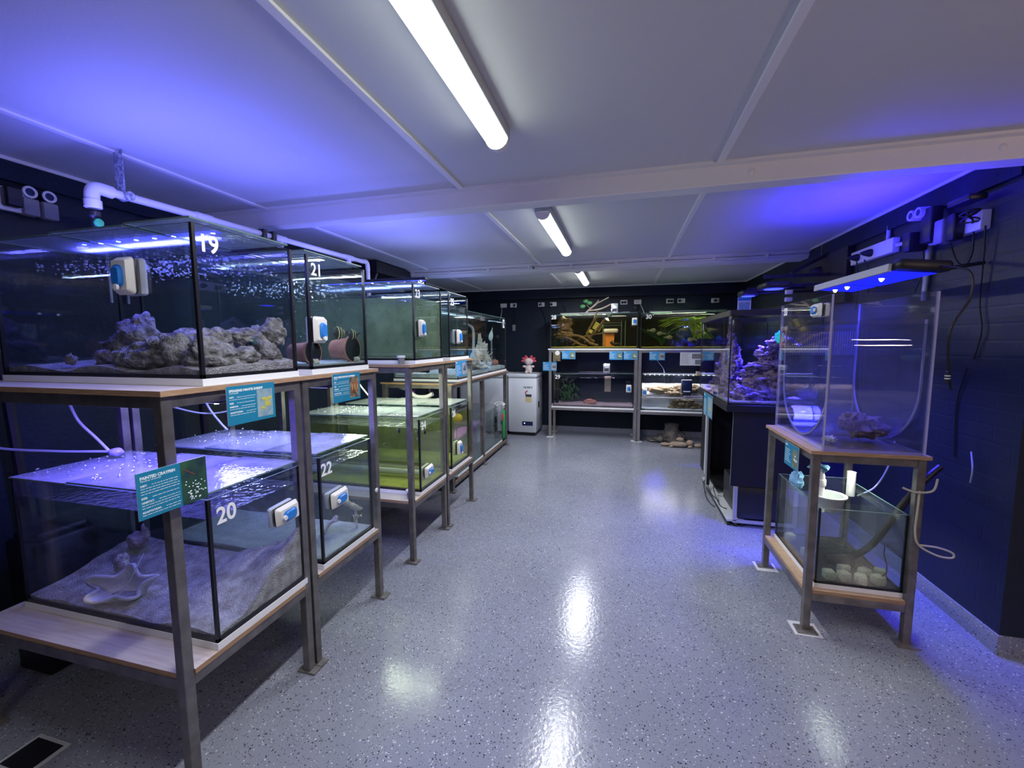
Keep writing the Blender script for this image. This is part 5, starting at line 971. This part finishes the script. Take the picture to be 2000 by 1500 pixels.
# ------------------------------------------------------------------ left wall gear: pipe run, strap, plugs
e = empty('pvc_pipe_run', (-2.33, 1.42, 2.24), 'white PVC pipe running along the top of the left tanks', 'pipe')
def lp(*p): return tuple(a_-b_ for a_, b_ in zip(p, (-2.33, 1.42, 2.24)))
XP = -2.33
def zp(y): return 2.258 + (y-1.45)/2.12*.045
MB().tube([lp(XP, 1.50, zp(1.5)), lp(XP, 3.50, zp(3.5))], .019, 14).build('pipe', M_pvc, e, smooth=40)
MB().tube(curve_pts([lp(XP, 3.50, zp(3.5)), lp(XP, 3.57, zp(3.56)), lp(XP, 3.585, 2.23)], 6), .021, 12).tube([lp(XP, 3.585, 2.24), lp(XP, 3.585, 2.0)], .019, 12).build('drop_pipe', M_pvc, e, smooth=True)
for y in (1.97, 2.53, 3.30):
    z = zp(y); MB().tube([lp(XP, y-.05, z-.001), lp(XP, y+.05, z+.001)], .024, 14).tube([lp(XP, y, z), lp(XP, y, z-.058)], .021, 14).build('tee_fitting', M_pvc, e, smooth=40)
MB().tube(curve_pts([lp(XP, 1.52, zp(1.5)), lp(XP, 1.46, zp(1.46)), lp(XP, 1.44, 2.23), lp(XP, 1.44, 2.165)], 5), .028, 14).lathe([(.032,-.012),(.032,.02)], lp(XP, 1.44, 2.18), 'z', 14).build('elbow_fitting', M_pvc, e, smooth=40)
e = empty('green_tap', (XP, 1.44, 2.150), 'black tap with round green handle below the white elbow', 'tap')
MB().lathe([(.024,.0),(.024,-.02),(.014,-.03),(.012,-.08),(.010,-.16)], (0,0,0), 'z', 14).build('body', M_blackp, e, smooth=40); MB().lathe([(.0,.0),(.018,.002),(.018,.012),(0,.014)], (.018, 0, -.05), 'x', 14).build('handle', M_green, e, smooth=40)
e = empty('hanging_strap', (-2.33, 1.58, 2.26), 'perforated galvanised strap holding the white pipe to the ceiling', 'strap')
s = MB(); s.box(-.028, .028, -.0225, -.0205, -.015, .207); s.lathe([(.0215,-.028),(.0215,.028)], (0,0,0), 'x', 16); s.build('band', pbr('galvanised_perforated', (.66,.70,.74), .5, .2, col2=(.22,.25,.30), nscale=60, detail=1), e)
e.location = (-2.33, 1.58, 2.261)
tag(MB().box(XP-.03, XP+.03, 2.36, 2.39, 2.25, 2.305).build('pipe_bracket', M_blackp, None), 'black pipe clamp on the white pipe, nearer of two', 'clamp', 'black pipe clamps'); tag(MB().box(XP-.03, XP+.03, 2.44, 2.47, 2.252, 2.307).build('pipe_bracket', M_blackp, None), 'black pipe clamp on the white pipe, farther of two', 'clamp', 'black pipe clamps')
e = empty('power_outlet'); frame(e, (XL+.032, 1.47, 2.26), *FX); tag(e, 'white wall outlet behind dark plugs at the far left edge', 'power outlet'); MB().box(-.09, .07, -.055, .055, 0, .03).build('plate', M_white, e, bevel=.003); MB().rbox(-.05, .01, -.04, .05, .03, .08, .01).build('plug', M_blackp, e, smooth=40)
for y, lab in ((1.525, 'dark plug-in timer with white ring, left of two on the left wall'), (1.60, 'dark plug-in timer with white ring, right of two on the left wall')):
    e = empty('timer_plug'); frame(e, (XL+.03, y, 2.25), *FX); tag(e, lab, 'timer', 'ring timers on the left wall'); MB().rbox(-.032, .032, -.05, .035, .0, .05, .008).build('body', M_grey, e, smooth=40)
    MB().tube([(.024*math.cos(i*PI/8), .065+.024*math.sin(i*PI/8), .045) for i in range(16)], .006, 6, closed=True).build('ring', M_white, e, smooth=True); MB().lathe([(.0, .04), (.022, .04), (.022, 0)], (0,.065,0), 'z', 16).build('hub', M_dblue, e)
cord('white_wall_tube', [(XL+.02, 1.86, 2.15), (XL+.02, 1.87, 2.0), (XL+.02, 1.87, 1.8)], .007, M_lgrey, 'pale upright tube on the left wall above tank 19, left of two', 'tube', 'tubes on the left wall')
cord('white_wall_tube', [(XL+.02, 1.95, 2.15), (XL+.02, 1.96, 2.0), (XL+.02, 1.96, 1.8)], .007, M_lgrey, 'pale upright tube on the left wall above tank 19, right of two', 'tube', 'tubes on the left wall')
# ducts and pipes behind the left tanks
tag(MB().box(XL+.03, XL+.35, 4.2, 5.4, 2.33, 2.45).build('dark_duct', M_blackp, None), 'dark duct box under the ceiling at the left wall above tank 25', 'duct')
for i, (a_, b_) in enumerate((((XL+.05, 3.3, 2.3), (XL+.05, 4.4, 1.95)), ((XL+.30, 4.3, 2.35), (XL+.30, 4.0, 1.9)))):
    tag(MB().tube([a_, b_], .012, 8).build('dark_brace_pipe', M_grey, None, smooth=40), ['long dark sloping pipe on the left wall behind tank 23', 'short dark sloping pipe below the dark duct'][i], 'pipe')
# air lines on lids
cord('air_line', [(-2.95, 1.05, 1.22), (-2.75, 1.2, 1.10), (-2.55, 1.32, 1.06), (-2.36, 1.42, 1.045)], .006, M_clearhose, 'pale hose drooping across to the lid of tank 20', 'hose', 'air hoses over tank 20')
cord('air_line', [(-2.60, 1.43, 1.26), (-2.55, 1.43, 1.18), (-2.46, 1.44, 1.10), (-2.36, 1.43, 1.04)], .006, M_wcord, 'pale hose coming down from the blue valve to tank 20', 'hose', 'air hoses over tank 20')
tag(MB().blob((-2.32, 1.43, 1.042), (.035,.025,.020), 2, .2, 2, 14).build('hose_fitting', M_acryedge, None, smooth=True), 'glowing violet hose fitting on the back of the tank 20 lid', 'fitting')
tag(MB().blob((-2.60, 1.43, 1.29), (.02,.02,.018), 2, .2, 2, 10).build('blue_valve', M_cloth, None, smooth=True), 'small blue air valve hanging behind tank 20', 'valve')
o = MB(); o.tube([(0,0,0), (0,0,.018), (.045,0,.018), (.045,0,0)], .004, 6); o = o.build('lid_handle', M_acry, None, smooth=40); o.location = (-2.22, 1.20, 1.026); tag(o, 'clear glued handle on the lid of tank 20', 'handle')
cord('air_line', [(-2.42, 1.95, 1.30), (-2.40, 1.97, 1.18), (-2.34, 1.99, 1.08), (-2.30, 2.0, 1.035)], .006, M_clearhose, 'pale hose going down to the lid of tank 22', 'hose')
cord('air_line', [(-2.44, 1.75, 1.22), (-2.42, 1.95, 1.14), (-2.42, 2.15, 1.13), (-2.44, 2.5, 1.18)], .005, M_clearhose, 'thin pale hose sagging behind tank 22', 'hose')
cord('air_line', [(-2.3, 3.28, 1.30), (-2.28, 3.30, 1.20), (-2.22, 3.33, 1.10), (-2.18, 3.36, 1.035)], .007, M_wcord, 'white hose curving down to the yellowish low tank', 'hose')
cr = [(-2.60+.02*math.cos(i*1.1), 2.0+.02*math.sin(i*1.1), 1.30-.003*i) for i in range(36)]; cr = [(-2.49, 1.98, 1.37), (-2.55, 1.99, 1.35)] + cr
cord('coiled_air_line', cr, .003, M_clearhose, 'small coil of clear hose hanging behind tank 22', 'hose', n=5)
e = empty('dark_filter', (-2.70, 1.35, .445), 'dark box filter standing behind tank 20', 'filter'); MB().rbox(-.08, .14, -.12, .12, -.444, .20, .02).build('body', M_blackm, e, smooth=40); MB().rbox(-.06, .12, -.10, .10, .20, .235, .02).build('cap', M_blackm, e, smooth=40)
for (a_, b_, lab) in (((-2.62, 1.05, 0), (-2.62, 1.05, 1.38), 'dark upright hose behind the near end of tank 20'), ((-2.88, 1.40, 0.), (-2.88, 1.32, 2.0), 'dark upright pipe on the left wall behind tank 19'), ((-2.85, 2.3, 0.), (-2.85, 2.3, 2.3), 'dark upright pipe between the racks by the left wall')):
    tag(MB().tube([a_, b_], .022, 8).build('dark_pipe', M_blackp, None, smooth=40), lab, 'pipe', 'dark pipes by the left wall')
# food cups
for (x, y, z, lab) in ((-1.48, 2.64, 1.406, 'clear cup with white lid on the plywood in front of tank 23'), (-1.455, 2.66, .446, 'small cup with white lid on the low shelf of the olive tank')):
    e = empty('lidded_cup', (x, y, z), lab, 'cup', 'lidded cups'); MB().lathe([(.020,0),(.024,.045)], (0,0,0), 'z', 18).build('cup', M_grey, e, smooth=40); MB().lathe([(0,.062),(.028,.060),(.029,.046),(.024,.045)], (0,0,0), 'z', 18).build('lid', M_white, e, smooth=40)
# floor drain cover at the near left
e = empty('floor_drain', (-2.05, 1.00, 0), 'dark square drain cover with pale edge on the floor at the lower left', 'drain'); 
MB().box(-.17, .0, -.12, .02, 0, .004).build('edge', M_lgrey, e); MB().box(-.155, -.015, -.105, .005, .004, .006).build('grate', M_blackp, e)
